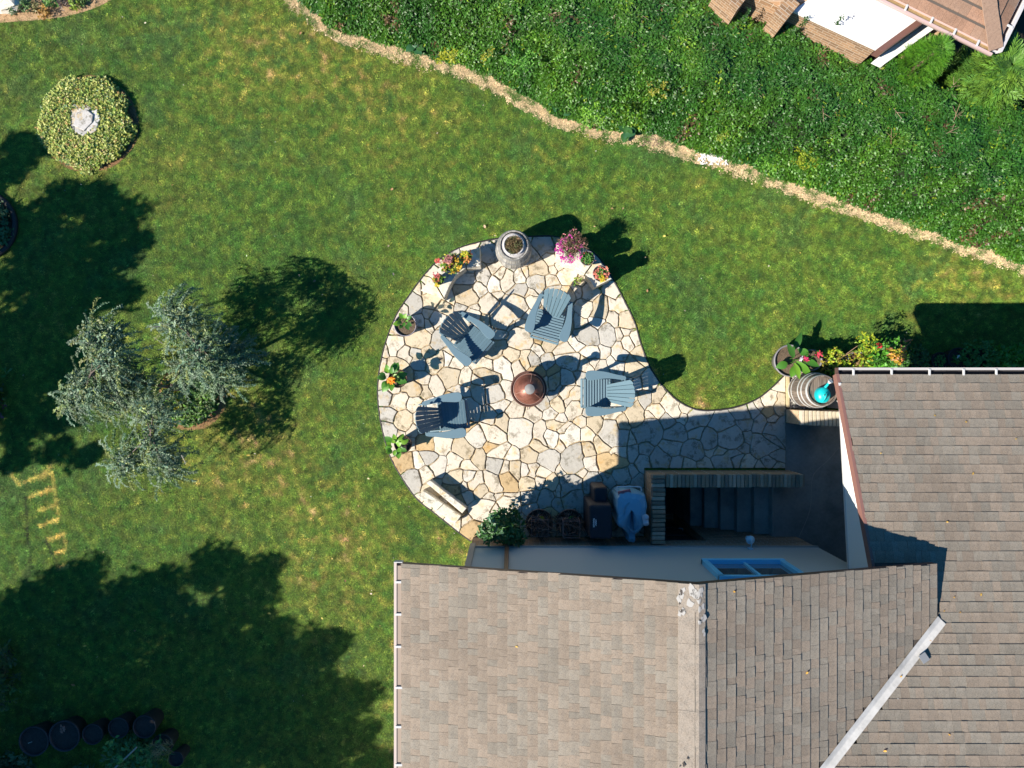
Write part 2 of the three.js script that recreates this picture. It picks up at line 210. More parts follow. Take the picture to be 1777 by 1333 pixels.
// soil line along the hedge
{
  const pos = [], uv = [], line = soilLine, ring = [];
  for (let i = 0; i < line.length; i++) { const a = line[Math.max(0, i - 1)], b = line[Math.min(line.length - 1, i + 1)], d = b.clone().sub(a).normalize(), n = V(-d.z, 0, d.x), p = line[i], w = soilW(p.x, p.z) + 0.05; ring.push([p.clone().addScaledVector(n, w), p.clone().addScaledVector(n, -0.5)]); }
  for (let i = 1; i < ring.length; i++) { const [a, b] = ring[i - 1], [c, d] = ring[i]; for (const q of [a, c, b, b, c, d]) { pos.push(q.x, 0.006, q.z); uv.push(q.x, q.z); } }
  const g = soup(pos, uv); if (g.attributes.normal.getY(0) < 0) g.scale(1, 1, 1);
  part(scene, 'soil_border', g, new THREE.MeshStandardMaterial({ color: lin(0.92, 0.69, 0.45), map: rep(sandMap, 1.6), roughness: 1, bumpMap: rep(bumpMap, 2), bumpScale: 0.03, side: THREE.DoubleSide })).userData.kind = 'structure';
  const R = rnd(77), peb = [], chips = [];
  for (let i = 0; i < 4200; i++) { const k = Math.floor(R() * (line.length - 1)), p = line[k].clone().lerp(line[k + 1], R()), o = (R() + R() - 0.9) * 0.26, d = line[k + 1].clone().sub(line[k]).normalize(); p.add(V(d.z * o, 0.008, -d.x * o)); const g2 = R(); peb.push({ p, s: V(0.006 + 0.02 * R() * R(), 0.006 + 0.01 * R(), 0.006 + 0.02 * R() * R()), e: [R() * 3, R() * 6, 0], c: mixc([0.85, 0.66, 0.43], [0.42, 0.30, 0.18], g2 * g2) }); }
  tag(scatter(scene, 'soil_clods', new THREE.IcosahedronGeometry(1, 0), mat(1, 1, 1, 1), peb, 'stuff'), 'dry sandy clods and grit along the foot of the hedge', 'soil');
  for (let i = 0; i < 260; i++) { const p = P(1237 + (R() + R() - 1) * 30, 273 + (R() + R() - 1) * 15); p.y = 0.012 + 0.02 * R(); chips.push({ p, s: V(0.012 + 0.02 * R(), 0.01, 0.012 + 0.02 * R()), e: [R() * 3, R() * 6, R()], c: jit([0.78, 0.75, 0.74], R, 0.15, 0.03) }); }
  tag(scatter(scene, 'white_gravel', new THREE.IcosahedronGeometry(1, 0), mat(1, 1, 1, 0.9), chips, 'stuff'), 'small heap of white gravel on the soil line beside the hedge', 'gravel');
  const mul = [];
  for (let i = 0; i < 300; i++) { const p = P(1140 + (R() + R() - 1) * 32, 243 + (R() + R() - 1) * 13); p.y = 0.012 + 0.01 * R(); mul.push({ p, s: V(0.01 + 0.03 * R(), 0.006, 0.006 + 0.01 * R()), e: [0, R() * 6, 0], c: jit([0.22, 0.15, 0.11], R, 0.3, 0.05) }); }
  tag(scatter(scene, 'brown_mulch', new THREE.IcosahedronGeometry(1, 0), mat(1, 1, 1, 1), mul, 'stuff'), 'brown bark mulch patch in the soil line beside the white gravel', 'mulch');
}

// ------------------------------------------------------------------ flagstone patio
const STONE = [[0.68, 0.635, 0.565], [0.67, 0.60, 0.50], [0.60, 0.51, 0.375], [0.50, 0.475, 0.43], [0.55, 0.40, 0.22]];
const stoneMats = STONE.flatMap((c) => [0.92, 1.04].map((k) => new THREE.MeshStandardMaterial({ color: lin(c[0] * k, c[1] * k, c[2] * k), map: stoneMap, roughness: 0.9, bumpMap: bumpMap, bumpScale: 0.006 })));
{
  const bed = flat(patioEdge, 0.006);
  const patio = part(scene, 'flagstone_patio', bed, new THREE.MeshStandardMaterial({ color: lin(0.46, 0.37, 0.25), map: rep(soilMap, 2), roughness: 1 })); patio.userData.kind = 'structure';
  const read = (ox, oy, s, l) => l.map(([x, y, r, c]) => ({ p: P(ox + x / s, oy + y / s), r: r / s / 91.15, c }));
  const known = [
    ...read(640, 380, 5.923, [[1530, 590, 80, 0], [1420, 665, 90, 1], [1370, 570, 65, 1], [1280, 670, 80, 0], [1320, 765, 95, 0], [1565, 730, 75, 3], [1705, 640, 85, 3], [1140, 745, 85, 0], [985, 770, 95, 2], [1060, 885, 135, 0], [840, 815, 65, 0], [1470, 910, 140, 1], [1240, 880, 80, 1], [800, 920, 70, 2], [640, 845, 80, 2], [470, 860, 85, 3], [520, 1220, 110, 2], [290, 1265, 85, 1], [740, 1250, 90, 3], [1540, 1240, 120, 1], [1280, 1040, 70, 2], [1295, 500, 60, 1], [1640, 545, 60, 1], [1690, 840, 70, 1], [1690, 755, 60, 3], [1170, 570, 80, 3], [1245, 345, 100, 3]]),
    ...read(890, 380, 5.923, [[290, 510, 80, 2], [375, 425, 70, 1], [410, 520, 50, 4], [400, 635, 80, 1], [560, 600, 105, 1], [490, 500, 50, 3], [230, 750, 75, 3], [700, 620, 60, 2], [730, 920, 90, 1], [920, 890, 90, 2], [1010, 720, 85, 1], [1110, 860, 95, 1], [1010, 1010, 70, 1], [1180, 1040, 95, 2], [780, 1200, 110, 3], [970, 1190, 100, 3], [660, 1260, 85, 0], [1080, 1200, 60, 1], [1160, 1150, 55, 3], [1180, 1270, 70, 1], [1260, 1220, 70, 1], [690, 1090, 60, 1], [860, 1060, 75, 0], [300, 270, 90, 3]]),
    ...read(640, 590, 5.923, [[370, 130, 65, 1], [560, 90, 95, 3], [500, 230, 80, 3], [170, 600, 80, 3], [310, 640, 90, 1], [360, 570, 55, 1], [470, 520, 80, 2], [590, 530, 60, 2], [700, 480, 90, 1], [840, 370, 95, 2], [980, 400, 65, 1], [460, 650, 80, 1], [180, 750, 90, 3], [360, 830, 100, 2], [200, 920, 85, 3], [1300, 550, 90, 3], [1350, 680, 85, 0], [1270, 390, 80, 2], [1420, 480, 70, 0], [1380, 270, 90, 0], [1530, 310, 80, 1], [1600, 230, 60, 2], [1470, 150, 75, 2], [1510, 720, 90, 1], [1690, 760, 95, 1], [1750, 930, 90, 1], [1570, 940, 150, 0], [1420, 950, 95, 1], [1290, 980, 80, 1], [1110, 1010, 100, 0], [760, 1090, 95, 1], [960, 1130, 110, 2], [790, 1170, 80, 0], [490, 1230, 70, 0], [630, 1220, 70, 3], [1140, 1220, 100, 2], [1210, 1160, 70, 0], [1350, 1150, 75, 1], [1480, 1170, 75, 0], [1640, 1200, 90, 2], [880, 1260, 75, 1], [700, 1290, 65, 0], [340, 1260, 90, 4], [1290, 1290, 80, 3]]),
    ...read(880, 590, 5.923, [[620, 200, 100, 0], [590, 90, 80, 1], [770, 70, 90, 0], [420, 210, 80, 3], [270, 190, 65, 3], [320, 110, 65, 0], [890, 130, 60, 0], [1035, 50, 80, 3], [1140, 140, 75, 0], [1380, 170, 85, 2], [1290, 310, 90, 2], [980, 290, 75, 1], [690, 560, 70, 1], [600, 580, 60, 1], [370, 650, 75, 3], [530, 670, 80, 2], [680, 700, 85, 1], [450, 760, 75, 0], [560, 810, 65, 0], [750, 840, 65, 1], [460, 880, 65, 2], [570, 910, 60, 3], [670, 970, 100, 0], [820, 970, 80, 1], [900, 870, 85, 2], [1050, 950, 120, 3], [840, 1110, 85, 2], [960, 1080, 95, 2], [450, 1020, 95, 0], [320, 950, 90, 1], [570, 1070, 85, 1], [330, 1090, 65, 2], [430, 1220, 110, 3], [660, 1170, 115, 3], [1020, 1240, 105, 4], [1150, 1180, 80, 1], [720, 1260, 65, 1], [860, 1260, 70, 0], [1180, 870, 90, 2], [1320, 760, 90, 2], [1550, 580, 80, 2], [1660, 640, 95, 1], [1530, 720, 80, 1], [1420, 620, 90, 3], [1690, 710, 60, 1], [1450, 790, 60, 2], [860, 770, 90, 1]]),
    ...read(680, 770, 5.923, [[190, 400, 110, 3], [545, 80, 85, 1], [490, 250, 80, 1], [630, 210, 75, 1], [650, 340, 80, 2], [775, 320, 65, 0], [770, 200, 60, 1], [1050, 230, 85, 3], [1050, 390, 90, 1], [1165, 260, 60, 1], [1265, 270, 80, 2], [1200, 390, 95, 4], [910, 490, 75, 2], [850, 420, 60, 1], [1220, 500, 75, 3], [1100, 520, 55, 1], [1000, 550, 65, 1], [920, 670, 115, 1], [1190, 600, 85, 1], [1370, 270, 60, 0], [1400, 400, 70, 2], [1550, 290, 70, 1], [1460, 250, 60, 1], [1640, 390, 70, 2], [1530, 370, 55, 1], [1050, 690, 70, 1], [360, 320, 65, 1]]),
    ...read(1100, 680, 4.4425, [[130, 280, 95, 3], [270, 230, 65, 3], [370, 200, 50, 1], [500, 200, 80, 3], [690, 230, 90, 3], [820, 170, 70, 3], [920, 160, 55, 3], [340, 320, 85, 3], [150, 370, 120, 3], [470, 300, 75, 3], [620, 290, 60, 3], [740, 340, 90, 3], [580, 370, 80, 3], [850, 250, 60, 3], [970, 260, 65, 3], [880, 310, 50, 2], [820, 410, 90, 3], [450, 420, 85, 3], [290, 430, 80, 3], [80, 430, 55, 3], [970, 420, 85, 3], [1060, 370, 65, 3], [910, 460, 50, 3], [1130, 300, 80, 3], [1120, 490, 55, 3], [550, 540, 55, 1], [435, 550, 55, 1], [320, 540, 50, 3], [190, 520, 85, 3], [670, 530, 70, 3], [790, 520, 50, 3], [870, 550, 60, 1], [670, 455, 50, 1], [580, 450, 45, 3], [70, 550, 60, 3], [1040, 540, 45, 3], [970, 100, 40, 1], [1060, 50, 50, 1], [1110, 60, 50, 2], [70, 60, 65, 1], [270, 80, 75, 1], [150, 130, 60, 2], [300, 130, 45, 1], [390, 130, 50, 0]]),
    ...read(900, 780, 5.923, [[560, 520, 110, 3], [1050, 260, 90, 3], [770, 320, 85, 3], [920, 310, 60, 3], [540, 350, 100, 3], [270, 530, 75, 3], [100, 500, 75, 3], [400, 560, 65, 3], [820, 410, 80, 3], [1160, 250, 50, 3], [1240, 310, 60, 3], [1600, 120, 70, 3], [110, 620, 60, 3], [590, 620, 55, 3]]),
  ];
  const R = rnd(2024), seeds = [];
  const fits = (p, r, k) => inside(patioEdge, p.x, p.z) && seeds.every((s) => Math.hypot(s.p.x - p.x, s.p.z - p.z) > k * (s.r + r));
  for (const s of known) if (fits(s.p, s.r, 0.62)) seeds.push(s);
  for (const [r, tries] of [[0.17, 1500], [0.13, 3000], [0.095, 5000], [0.06, 5000]]) for (let i = 0; i < tries; i++) {
    const p = V(-2.6 + 7.9 * R(), 0, -2.9 + 5.9 * R()); if (fits(p, r, r < 0.07 ? 1.03 : 0.97)) seeds.push({ p, r: r * (0.9 + 0.2 * R()), c: p.x > 2.2 && p.z > 0.6 ? 3 : [0, 1, 1, 2, 2, 3, 0, 1, 4][Math.floor(R() * 9)] });  // stones where the house shadow falls are grey: shade put into colour
  }
  const cut = (poly, nx, nz, d) => { const o = []; for (let i = 0; i < poly.length; i++) { const a = poly[i], b = poly[(i + 1) % poly.length], da = a.x * nx + a.z * nz - d, db = b.x * nx + b.z * nz - d; if (da <= 0) o.push(a); if ((da < 0 && db > 0) || (da > 0 && db < 0)) { const t = da / (da - db); o.push(V(a.x + t * (b.x - a.x), 0, a.z + t * (b.z - a.z))); } } return o; };
  // the joints wander: cells are laid out in a gently bent plane and brought back
  const bend = (q) => V(q.x + 0.11 * N(q.x, q.z, 0.5, 31) + 0.022 * N(q.x, q.z, 0.16, 33), 0, q.z + 0.11 * N(q.x, q.z, 0.5, 32) + 0.022 * N(q.x, q.z, 0.16, 34)), unbend = (p) => { let q = p.clone(); for (let i = 0; i < 12; i++) { const b = bend(q); q = V(q.x + p.x - b.x, 0, q.z + p.z - b.z); } return q; };
  for (const s of seeds) s.p = unbend(s.p);
  for (const s of seeds.slice()) if (s.r > 0.1 && R() < 0.42) { const a = R() * 6.283, q = s.r * (0.75 + 0.5 * R()), p = V(s.p.x + q * Math.cos(a), 0, s.p.z + q * Math.sin(a)); if (!inside(patioEdge, p.x, p.z)) continue; const t = { p, r: s.r * (0.72 + 0.25 * R()), c: s.c, twin: s }; s.twin = t; t.second = true; seeds.push(t); }
  const edgeQ = patioEdge.flatMap((p, i) => { const n = patioEdge[(i + 1) % patioEdge.length], L = p.distanceTo(n), k = Math.max(1, Math.round(L / 0.12)); return Array.from({ length: k }, (_, j) => unbend(p.clone().lerp(n, j / k))); });
  const stones = [];
  const cell = (s) => {
    let poly = edgeQ;
    for (const o of seeds) {
      const dx = o.p.x - s.p.x, dz = o.p.z - s.p.z, L = Math.hypot(dx, dz); if (o === s || L > 1.1) continue;
      const nx = dx / L, nz = dz / L, mid = (L * L + s.r * s.r - o.r * o.r) / (2 * L), gap = o === s.twin ? 0 : 0.005 + 0.009 * hash(Math.round((s.p.x + o.p.x) * 500), Math.round((s.p.z + o.p.z) * 500));
      poly = cut(poly, nx, nz, s.p.x * nx + s.p.z * nz + mid - gap); if (poly.length < 3) break;
    }
    return poly;
  };
  for (const s of seeds) {
    if (s.second) continue;
    let poly = cell(s); if (poly.length < 3) continue;
    if (s.twin) {   // join the two outlines along the line they share
      const o = s.twin, dx = o.p.x - s.p.x, dz = o.p.z - s.p.z, L = Math.hypot(dx, dz), nx = dx / L, nz = dz / L, at = s.p.x * nx + s.p.z * nz + (L * L + s.r * s.r - o.r * o.r) / (2 * L), B = cell(o), on = (p) => Math.abs(p.x * nx + p.z * nz - at) < 1e-5;
      const open = (q) => { for (let i = 0; i < q.length; i++) { const j = (i + 1) % q.length; if (on(q[i]) && on(q[j])) return [...q.slice(j), ...q.slice(0, j)]; } return null; }, a = open(poly), b = B.length > 2 ? open(B) : null;
      if (a && b) poly = [...a, ...b]; else if (B.length > 2) seeds.push({ ...o, second: false, twin: null, done: true });
    }
    // tidy: drop very short edges, cut the corners, let long edges wander
    poly = poly.flatMap((p, i) => { const n = poly[(i + 1) % poly.length], k = p.distanceTo(n) > 0.13 ? 2 : 1; return Array.from({ length: k }, (_, j) => bend(p.clone().lerp(n, j / k))); });
    let q = poly.filter((p, i) => p.distanceTo(poly[(i + 1) % poly.length]) > 0.022); if (q.length < 3) continue;
    const r = [];
    for (let i = 0; i < q.length; i++) { const a = q[(i + q.length - 1) % q.length], b = q[i], c = q[(i + 1) % q.length], k = 0.03 + 0.08 * R(); const la = Math.min(0.006 + 0.024 * R() * R(), a.distanceTo(b) * k * 1.2), lc = Math.min(0.006 + 0.024 * R() * R(), c.distanceTo(b) * k * 1.2); r.push(b.clone().lerp(a, la / a.distanceTo(b)), b.clone().lerp(c, lc / c.distanceTo(b))); const L = b.distanceTo(c); if (L > 0.09) { const m = b.clone().lerp(c, 0.35 + 0.3 * R()), n = V(c.z - b.z, 0, b.x - c.x).normalize(); r.push(m.addScaledVector(n, (R() - 0.55) * 0.016)); } }
    let area = 0; const cen = V(0, 0, 0); for (let i = 0; i < r.length; i++) { const a = r[i], b = r[(i + 1) % r.length]; area += (a.x * b.z - b.x * a.z) / 2; cen.add(a); } cen.multiplyScalar(1 / r.length);
    if (Math.abs(area) < 0.0012) continue;
    const top = 0.026 + 0.008 * R(), tilt = [(R() - 0.5) * 0.02, (R() - 0.5) * 0.02], ring = (k, y, t) => r.map((p) => { const v = p.clone().sub(cen), L = v.length(); v.multiplyScalar((L - k) / L); return [v.x, y + t * (v.x * tilt[0] + v.z * tilt[1]), v.z]; });
    const A = ring(0, -0.004, 0), B2 = ring(0, top - 0.008, 1), D = ring(0.009, top, 1), pos = [], nrm = [];
    const q4 = (X, Y, i, j) => pos.push(...X[i], ...Y[i], ...Y[j], ...X[i], ...Y[j], ...X[j]);
    const cw = area > 0;
    for (let i = 0; i < r.length; i++) { const j = (i + 1) % r.length; const [a, b] = cw ? [j, i] : [i, j]; q4(A, B2, a, b); q4(B2, D, a, b); pos.push(0, top, 0, ...D[b], ...D[a]); }
    const uv = []; const ou = R() * 3, ov = R() * 3, an = R() * 6.28; for (let i = 0; i < pos.length; i += 3) { const x = pos[i], z = pos[i + 2]; uv.push((x * Math.cos(an) - z * Math.sin(an)) / 1.3 + ou, (x * Math.sin(an) + z * Math.cos(an)) / 1.3 + ov); }
    const g = soup(pos, uv); if (g.attributes.normal.getY(g.attributes.normal.count - 1) < 0) { const p = g.attributes.position.array; for (let i = 0; i < p.length; i += 9) for (let k = 0; k < 3; k++) { const t = p[i + 3 + k]; p[i + 3 + k] = p[i + 6 + k]; p[i + 6 + k] = t; } const u = g.attributes.uv.array; for (let i = 0; i < u.length; i += 6) for (let k = 0; k < 2; k++) { const t = u[i + 2 + k]; u[i + 2 + k] = u[i + 4 + k]; u[i + 4 + k] = t; } g.computeVertexNormals(); }
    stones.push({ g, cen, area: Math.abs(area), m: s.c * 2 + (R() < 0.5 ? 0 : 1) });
  }
  stones.sort((a, b) => b.area - a.area);
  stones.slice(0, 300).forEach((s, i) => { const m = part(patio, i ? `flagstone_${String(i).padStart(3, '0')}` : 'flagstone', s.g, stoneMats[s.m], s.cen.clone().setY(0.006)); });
  const rest = stones.slice(300); if (rest.length) { const m = part(patio, 'small_flagstones', mergeGeometries(rest.map((s) => s.g.translate(s.cen.x, 0.006, s.cen.z))), stoneMats[2]); m.userData.kind = 'stuff'; }
  console.log('stones', stones.length);
  // dark plastic edging round the lawn side
  const out = patioCurve.map((p, i) => { const a = patioCurve[Math.max(0, i - 1)], b = patioCurve[Math.min(150, i + 1)], d = b.clone().sub(a).normalize(); return V(p.x + d.z * 0.012, 0.022, p.z - d.x * 0.012); });
  const e = part(scene, 'lawn_edging', path(out, 0.016, 220, 5), mat(0.035, 0.03, 0.03, 0.6)); tag(e, 'thin dark edging strip curving between lawn and flagstone patio', 'edging');
}

// ------------------------------------------------------------------ concrete landing, stairwell, brick parapets
const concreteM = new THREE.MeshStandardMaterial({ color: lin(0.29, 0.325, 0.34), map: rep(concreteMap, 0.5), roughness: 0.95, bumpMap: rep(bumpMap, 2), bumpScale: 0.004 });
const stepM = new THREE.MeshStandardMaterial({ color: lin(0.40, 0.43, 0.44), map: rep(concreteMap, 0.7), roughness: 0.95 });
part(scene, 'concrete_landing', slab([V(5.2, 0, 0.745), V(7.2, 0, 0.745), V(7.2, 0, 4.6), V(5.43, 0, 4.6), V(5.43, 0, 2.905), V(4.976, 0, 2.905), V(4.976, 0, 1.85), V(5.2, 0, 1.85)], -0.15, 0.012), concreteM).userData.kind = 'structure';
{
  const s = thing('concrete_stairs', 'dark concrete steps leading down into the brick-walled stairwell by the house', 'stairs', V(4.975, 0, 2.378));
  for (let k = 1; k <= 5; k++) { const w = 0.267 + (k < 5 ? 0.03 : 0); part(s, 'step', uvBox(rbox(w, 2.5 - 0.19 * k, 1.05, -0.267 * (k - 1) - w / 2, -0.19 * k - (2.5 - 0.19 * k) / 2, 0, 0.012)), stepM); }
  part(s, 'shade_toned_floor', box(0.9, 0.1, 1.05, -1.78, -2.35, 0), mat(0.05, 0.05, 0.05, 0.5));  // floor sunk deep, with the well's shade put into its near-black colour
  part(s, 'riser', uvBox(box(0.02, 0.2, 1.05, -0.011, -0.09, 0)), stepM);
  // white nail / crack line is worn into the landing
  const pts = pl([1455, 777, 1440, 795, 1412, 823, 1408, 838, 1406, 880, 1398, 905, 1386, 932]); pts.forEach((p) => (p.y = 0.0125));
  tag(part(scene, 'repair_line', path(pts, 0.004, 40, 4), mat(0.42, 0.41, 0.39, 0.9)), 'thin pale crack filler line wandering over the dark concrete landing', 'crack');
}
const brickCols = [[0.42, 0.37, 0.29], [0.30, 0.26, 0.19], [0.50, 0.44, 0.35], [0.24, 0.22, 0.18], [0.38, 0.31, 0.23]].map((c) => new THREE.MeshStandardMaterial({ color: lin(...c), map: rep(stoneMap, 1.5), roughness: 0.95, bumpMap: rep(bumpMap, 3), bumpScale: 0.006 }));
const brickPale = [[0.60, 0.53, 0.41], [0.66, 0.59, 0.46], [0.56, 0.48, 0.35], [0.62, 0.55, 0.45]].map((c) => new THREE.MeshStandardMaterial({ color: lin(...c), map: rep(stoneMap, 1.5), roughness: 0.95 }));
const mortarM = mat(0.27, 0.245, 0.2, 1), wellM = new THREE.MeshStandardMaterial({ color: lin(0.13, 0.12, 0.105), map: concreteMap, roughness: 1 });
{
  const R = rnd(404), w = thing('brick_parapet', 'weathered brick parapet with an on-edge brick coping round the stairwell', 'brick wall', V(2.51, 0, 1.63));
  const h = 0.75, c = 0.09;
  part(w, 'wall', merge([box(2.764, h - c + 0.3, 0.2, 2.764 / 2, (h - c) / 2 - 0.15, 0.11), box(0.225, h - c + 0.3, 1.05, 0.1225, (h - c) / 2 - 0.15, 0.735)]), new THREE.MeshStandardMaterial({ color: lin(0.62, 0.6, 0.55), map: rep(brickMap, 1), roughness: 1 }));
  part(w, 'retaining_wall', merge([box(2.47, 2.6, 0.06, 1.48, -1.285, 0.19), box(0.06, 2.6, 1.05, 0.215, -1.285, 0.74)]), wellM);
  part(w, 'mortar_bed', merge([box(2.77, 0.02, 0.218, 1.385, h - c + 0.01, 0.11), box(0.222, 0.02, 1.05, 0.112, h - c + 0.01, 0.735)]), mortarM);
  const geos = [0, 1, 2].map((i) => rbox(0.061 + 0.003 * i, c, 0.232, 0, 0, 0, 0.008));
  let n = 0; for (let x = 0.285; x < 2.75; x += 0.0705) part(w, n++ ? `brick_${String(n - 1).padStart(3, '0')}` : 'brick', geos[n % 3], brickCols[Math.floor(R() * 5)], V(x, h - c / 2 + 0.006 + (R() - 0.5) * 0.01, 0.11 + (R() - 0.5) * 0.012), (R() - 0.5) * 0.05);
  for (let z = 0.035; z < 1.26; z += 0.0785) part(w, `brick_${String(n++).padStart(3, '0')}`, geos[n % 3], brickCols[Math.floor(R() * 5)], V(0.122 + (R() - 0.5) * 0.014, h - c / 2 + 0.006 + (R() - 0.5) * 0.012, z), Math.PI / 2 + (R() - 0.5) * 0.05);
  // low wall by the barrel
  const w2 = thing('brick_retaining_wall', 'sunlit pale brick wall end between the pebble bed and the concrete landing', 'brick wall', V(5.205, 0, 0.472));
  part(w2, 'wall', box(0.72, 0.61, 0.25, 0.36, 0.305, 0.135), new THREE.MeshStandardMaterial({ color: lin(0.75, 0.75, 0.7), map: brickMap, roughness: 1 }));
  for (let k = 0; k < 10; k++) part(w2, k ? `brick_${String(k).padStart(3, '0')}` : 'brick', rbox(0.061, c, 0.27, 0, 0, 0, 0.008), brickPale[Math.floor(R() * 4)], V(0.036 + 0.0715 * k, 0.65 + (R() - 0.5) * 0.008, 0.137 + 0.0025 * k), 0.03 + (R() - 0.5) * 0.03);
}
// pebble bed with its timber frame
{
  part(scene, 'pebble_bed', flat([V(5.2, 0, -0.2), V(5.93, 0, -0.2), V(5.93, 0, 0.475), V(5.2, 0, 0.475)], 0.006), mat(0.10, 0.09, 0.08, 1)).userData.kind = 'structure';
  const R = rnd(90), l = []; for (let i = 0; i < 900; i++) l.push({ p: V(5.24 + 0.68 * R(), 0.012 + 0.015 * R(), -0.15 + 0.61 * R()), s: V(0.012 + 0.016 * R(), 0.01, 0.012 + 0.013 * R()), e: [0, R() * 6, 0], c: jit(R() < 0.3 ? [0.72, 0.7, 0.66] : [0.35, 0.33, 0.3], R, 0.4, 0.05) });
  tag(scatter(scene, 'pebbles', new THREE.IcosahedronGeometry(1, 1), mat(1, 1, 1, 0.7), l, 'stuff'), 'mixed pale and grey pebbles round the foot of the upright barrel', 'pebbles');
  const t = thing('timber_edging', 'sun-bleached timber frame along two sides of the pebble bed', 'timber edging', V(5.2, 0, -0.2));
  const tm = new THREE.MeshStandardMaterial({ color: lin(0.62, 0.52, 0.32), map: rep(woodMap, 1), roughness: 0.9 });
  part(t, 'board', rbox(0.05, 0.1, 0.62, 0.03, 0.03, 0.33, 0.006), tm); part(t, 'board', rbox(0.36, 0.1, 0.09, 0.18, 0.03, -0.02, 0.006), tm);
}

// ------------------------------------------------------------------ the house
const sidingM = mat(0.43, 0.48, 0.49, 0.6), sidingWhite = mat(0.80, 0.79, 0.76, 0.55), trimWhite = mat(0.56, 0.56, 0.56, 0.45), brownTrim = mat(0.10, 0.055, 0.048, 0.5), deckM = mat(0.09, 0.075, 0.065, 0.9), metalGrey = mat(0.50, 0.51, 0.54, 0.45, { metalness: 0.25 });
function laps(u0, u1, h0, top, e = 0.1) {   // lapped boards in the plane z = 0, u along x; top(u) gives the upper edge
  const pos = [], uv = [], q = (a, b, c, d) => { for (const p of [a, b, c, a, c, d]) { pos.push(...p); uv.push(p[0], p[1]); } };
  const cols = 28;
  for (let y = h0; y < 6; y += e) for (let i = 0; i < cols; i++) {
    const a = lerp(u0, u1, i / cols), b = lerp(u0, u1, (i + 1) / cols), ya = clamp(top(a), y, y + e), yb = clamp(top(b), y, y + e); if (ya === y && yb === y) continue; const da = lerp(0.014, 0.002, (ya - y) / e), db = lerp(0.014, 0.002, (yb - y) / e);
    q([a, y, 0.014], [b, y, 0.014], [b, yb, db], [a, ya, da]); q([a, y, 0.0], [b, y, 0.0], [b, y, 0.014], [a, y, 0.014]);
  }
  return soup(pos, uv);
}
const RX = 2.39, RH = 4.243, EH = 3.25, EX0 = -1.576, EX1 = 6.06, RZ = 2.575;          // gable roof: ridge, eaves, rake plane
const gl = (x) => x < RX ? lerp(EH, RH, (x - EX0) / (RX - EX0)) : lerp(RH, EH, (x - RX) / (EX1 - RX));
const WZ = -0.148, WH = 2.27, WP = 0.276, wing = (z) => WH + WP * (z - WZ), WRZ = 7.4;  // the wing's roof plane
const house = thing('house', 'house with grey shingle roofs, grey siding and a white sided wing beside the patio', 'house');
const FZ = 2.91;
{
  const body = new THREE.Shape([[-0.74, -2.6], [5.43, -2.6], [5.43, gl(5.43) - 0.14], [RX, RH - 0.14], [-0.74, gl(-0.74) - 0.14]].map((p) => new THREE.Vector2(...p)));
  const door = new THREE.Path([[2.83, -2.3], [2.83, 0.3], [3.62, 0.3], [3.62, -2.3]].map((p) => new THREE.Vector2(...p))); body.holes = [door];
  const found = new THREE.MeshStandardMaterial({ color: lin(0.50, 0.53, 0.55), map: rep(brickMap, 1), roughness: 1 });
  part(house, 'foundation_wall', uvBox(new THREE.ExtrudeGeometry(body, { depth: 0.25, bevelEnabled: false }).translate(0, 0, FZ)), found);
  part(house, 'wall', box(0.2, 4.6, 7, -0.64, 0.7, FZ + 3.76), sidingM); part(house, 'wall', box(0.2, 4.4, 7, 5.33, 0.8, FZ + 3.76), sidingM);
  part(house, 'siding', laps(-0.74, 5.43, 0.9, (u) => gl(u) - 0.145).translate(0, 0, FZ + -0.0).scale(1, 1, 1), sidingM).visible = true;
  const dr = part(house, 'basement_door', rbox(0.77, 2.55, 0.05, 3.225, -1.0, FZ + 0.17, 0.01), mat(0.045, 0.045, 0.05, 0.5)); part(dr, 'door_panel', merge([0, 1, 2].map((k) => rbox(0.55, 0.55, 0.02, 3.225, -1.75 + 0.72 * k, FZ + 0.14, 0.008))), mat(0.06, 0.06, 0.065, 0.5)); part(dr, 'handle', merge([tube(V(3.55, -1.2, FZ + 0.14), V(3.55, -1.2, FZ + 0.09), 0.012), tube(V(3.55, -1.2, FZ + 0.09), V(3.46, -1.2, FZ + 0.09), 0.01)]), metalGrey);
}
// turn the lapped boards to face the garden (-z)
house.children.filter((o) => o.name === 'siding').forEach((o) => { const p = o.geometry.attributes.position; for (let i = 0; i < p.count; i++) p.setZ(i, FZ - (p.getZ(i) - FZ) - 0.002); const a = p.array; for (let i = 0; i < a.length; i += 9) for (let k = 0; k < 3; k++) { const t = a[i + 3 + k]; a[i + 3 + k] = a[i + 6 + k]; a[i + 6 + k] = t; } o.geometry.computeVertexNormals(); });
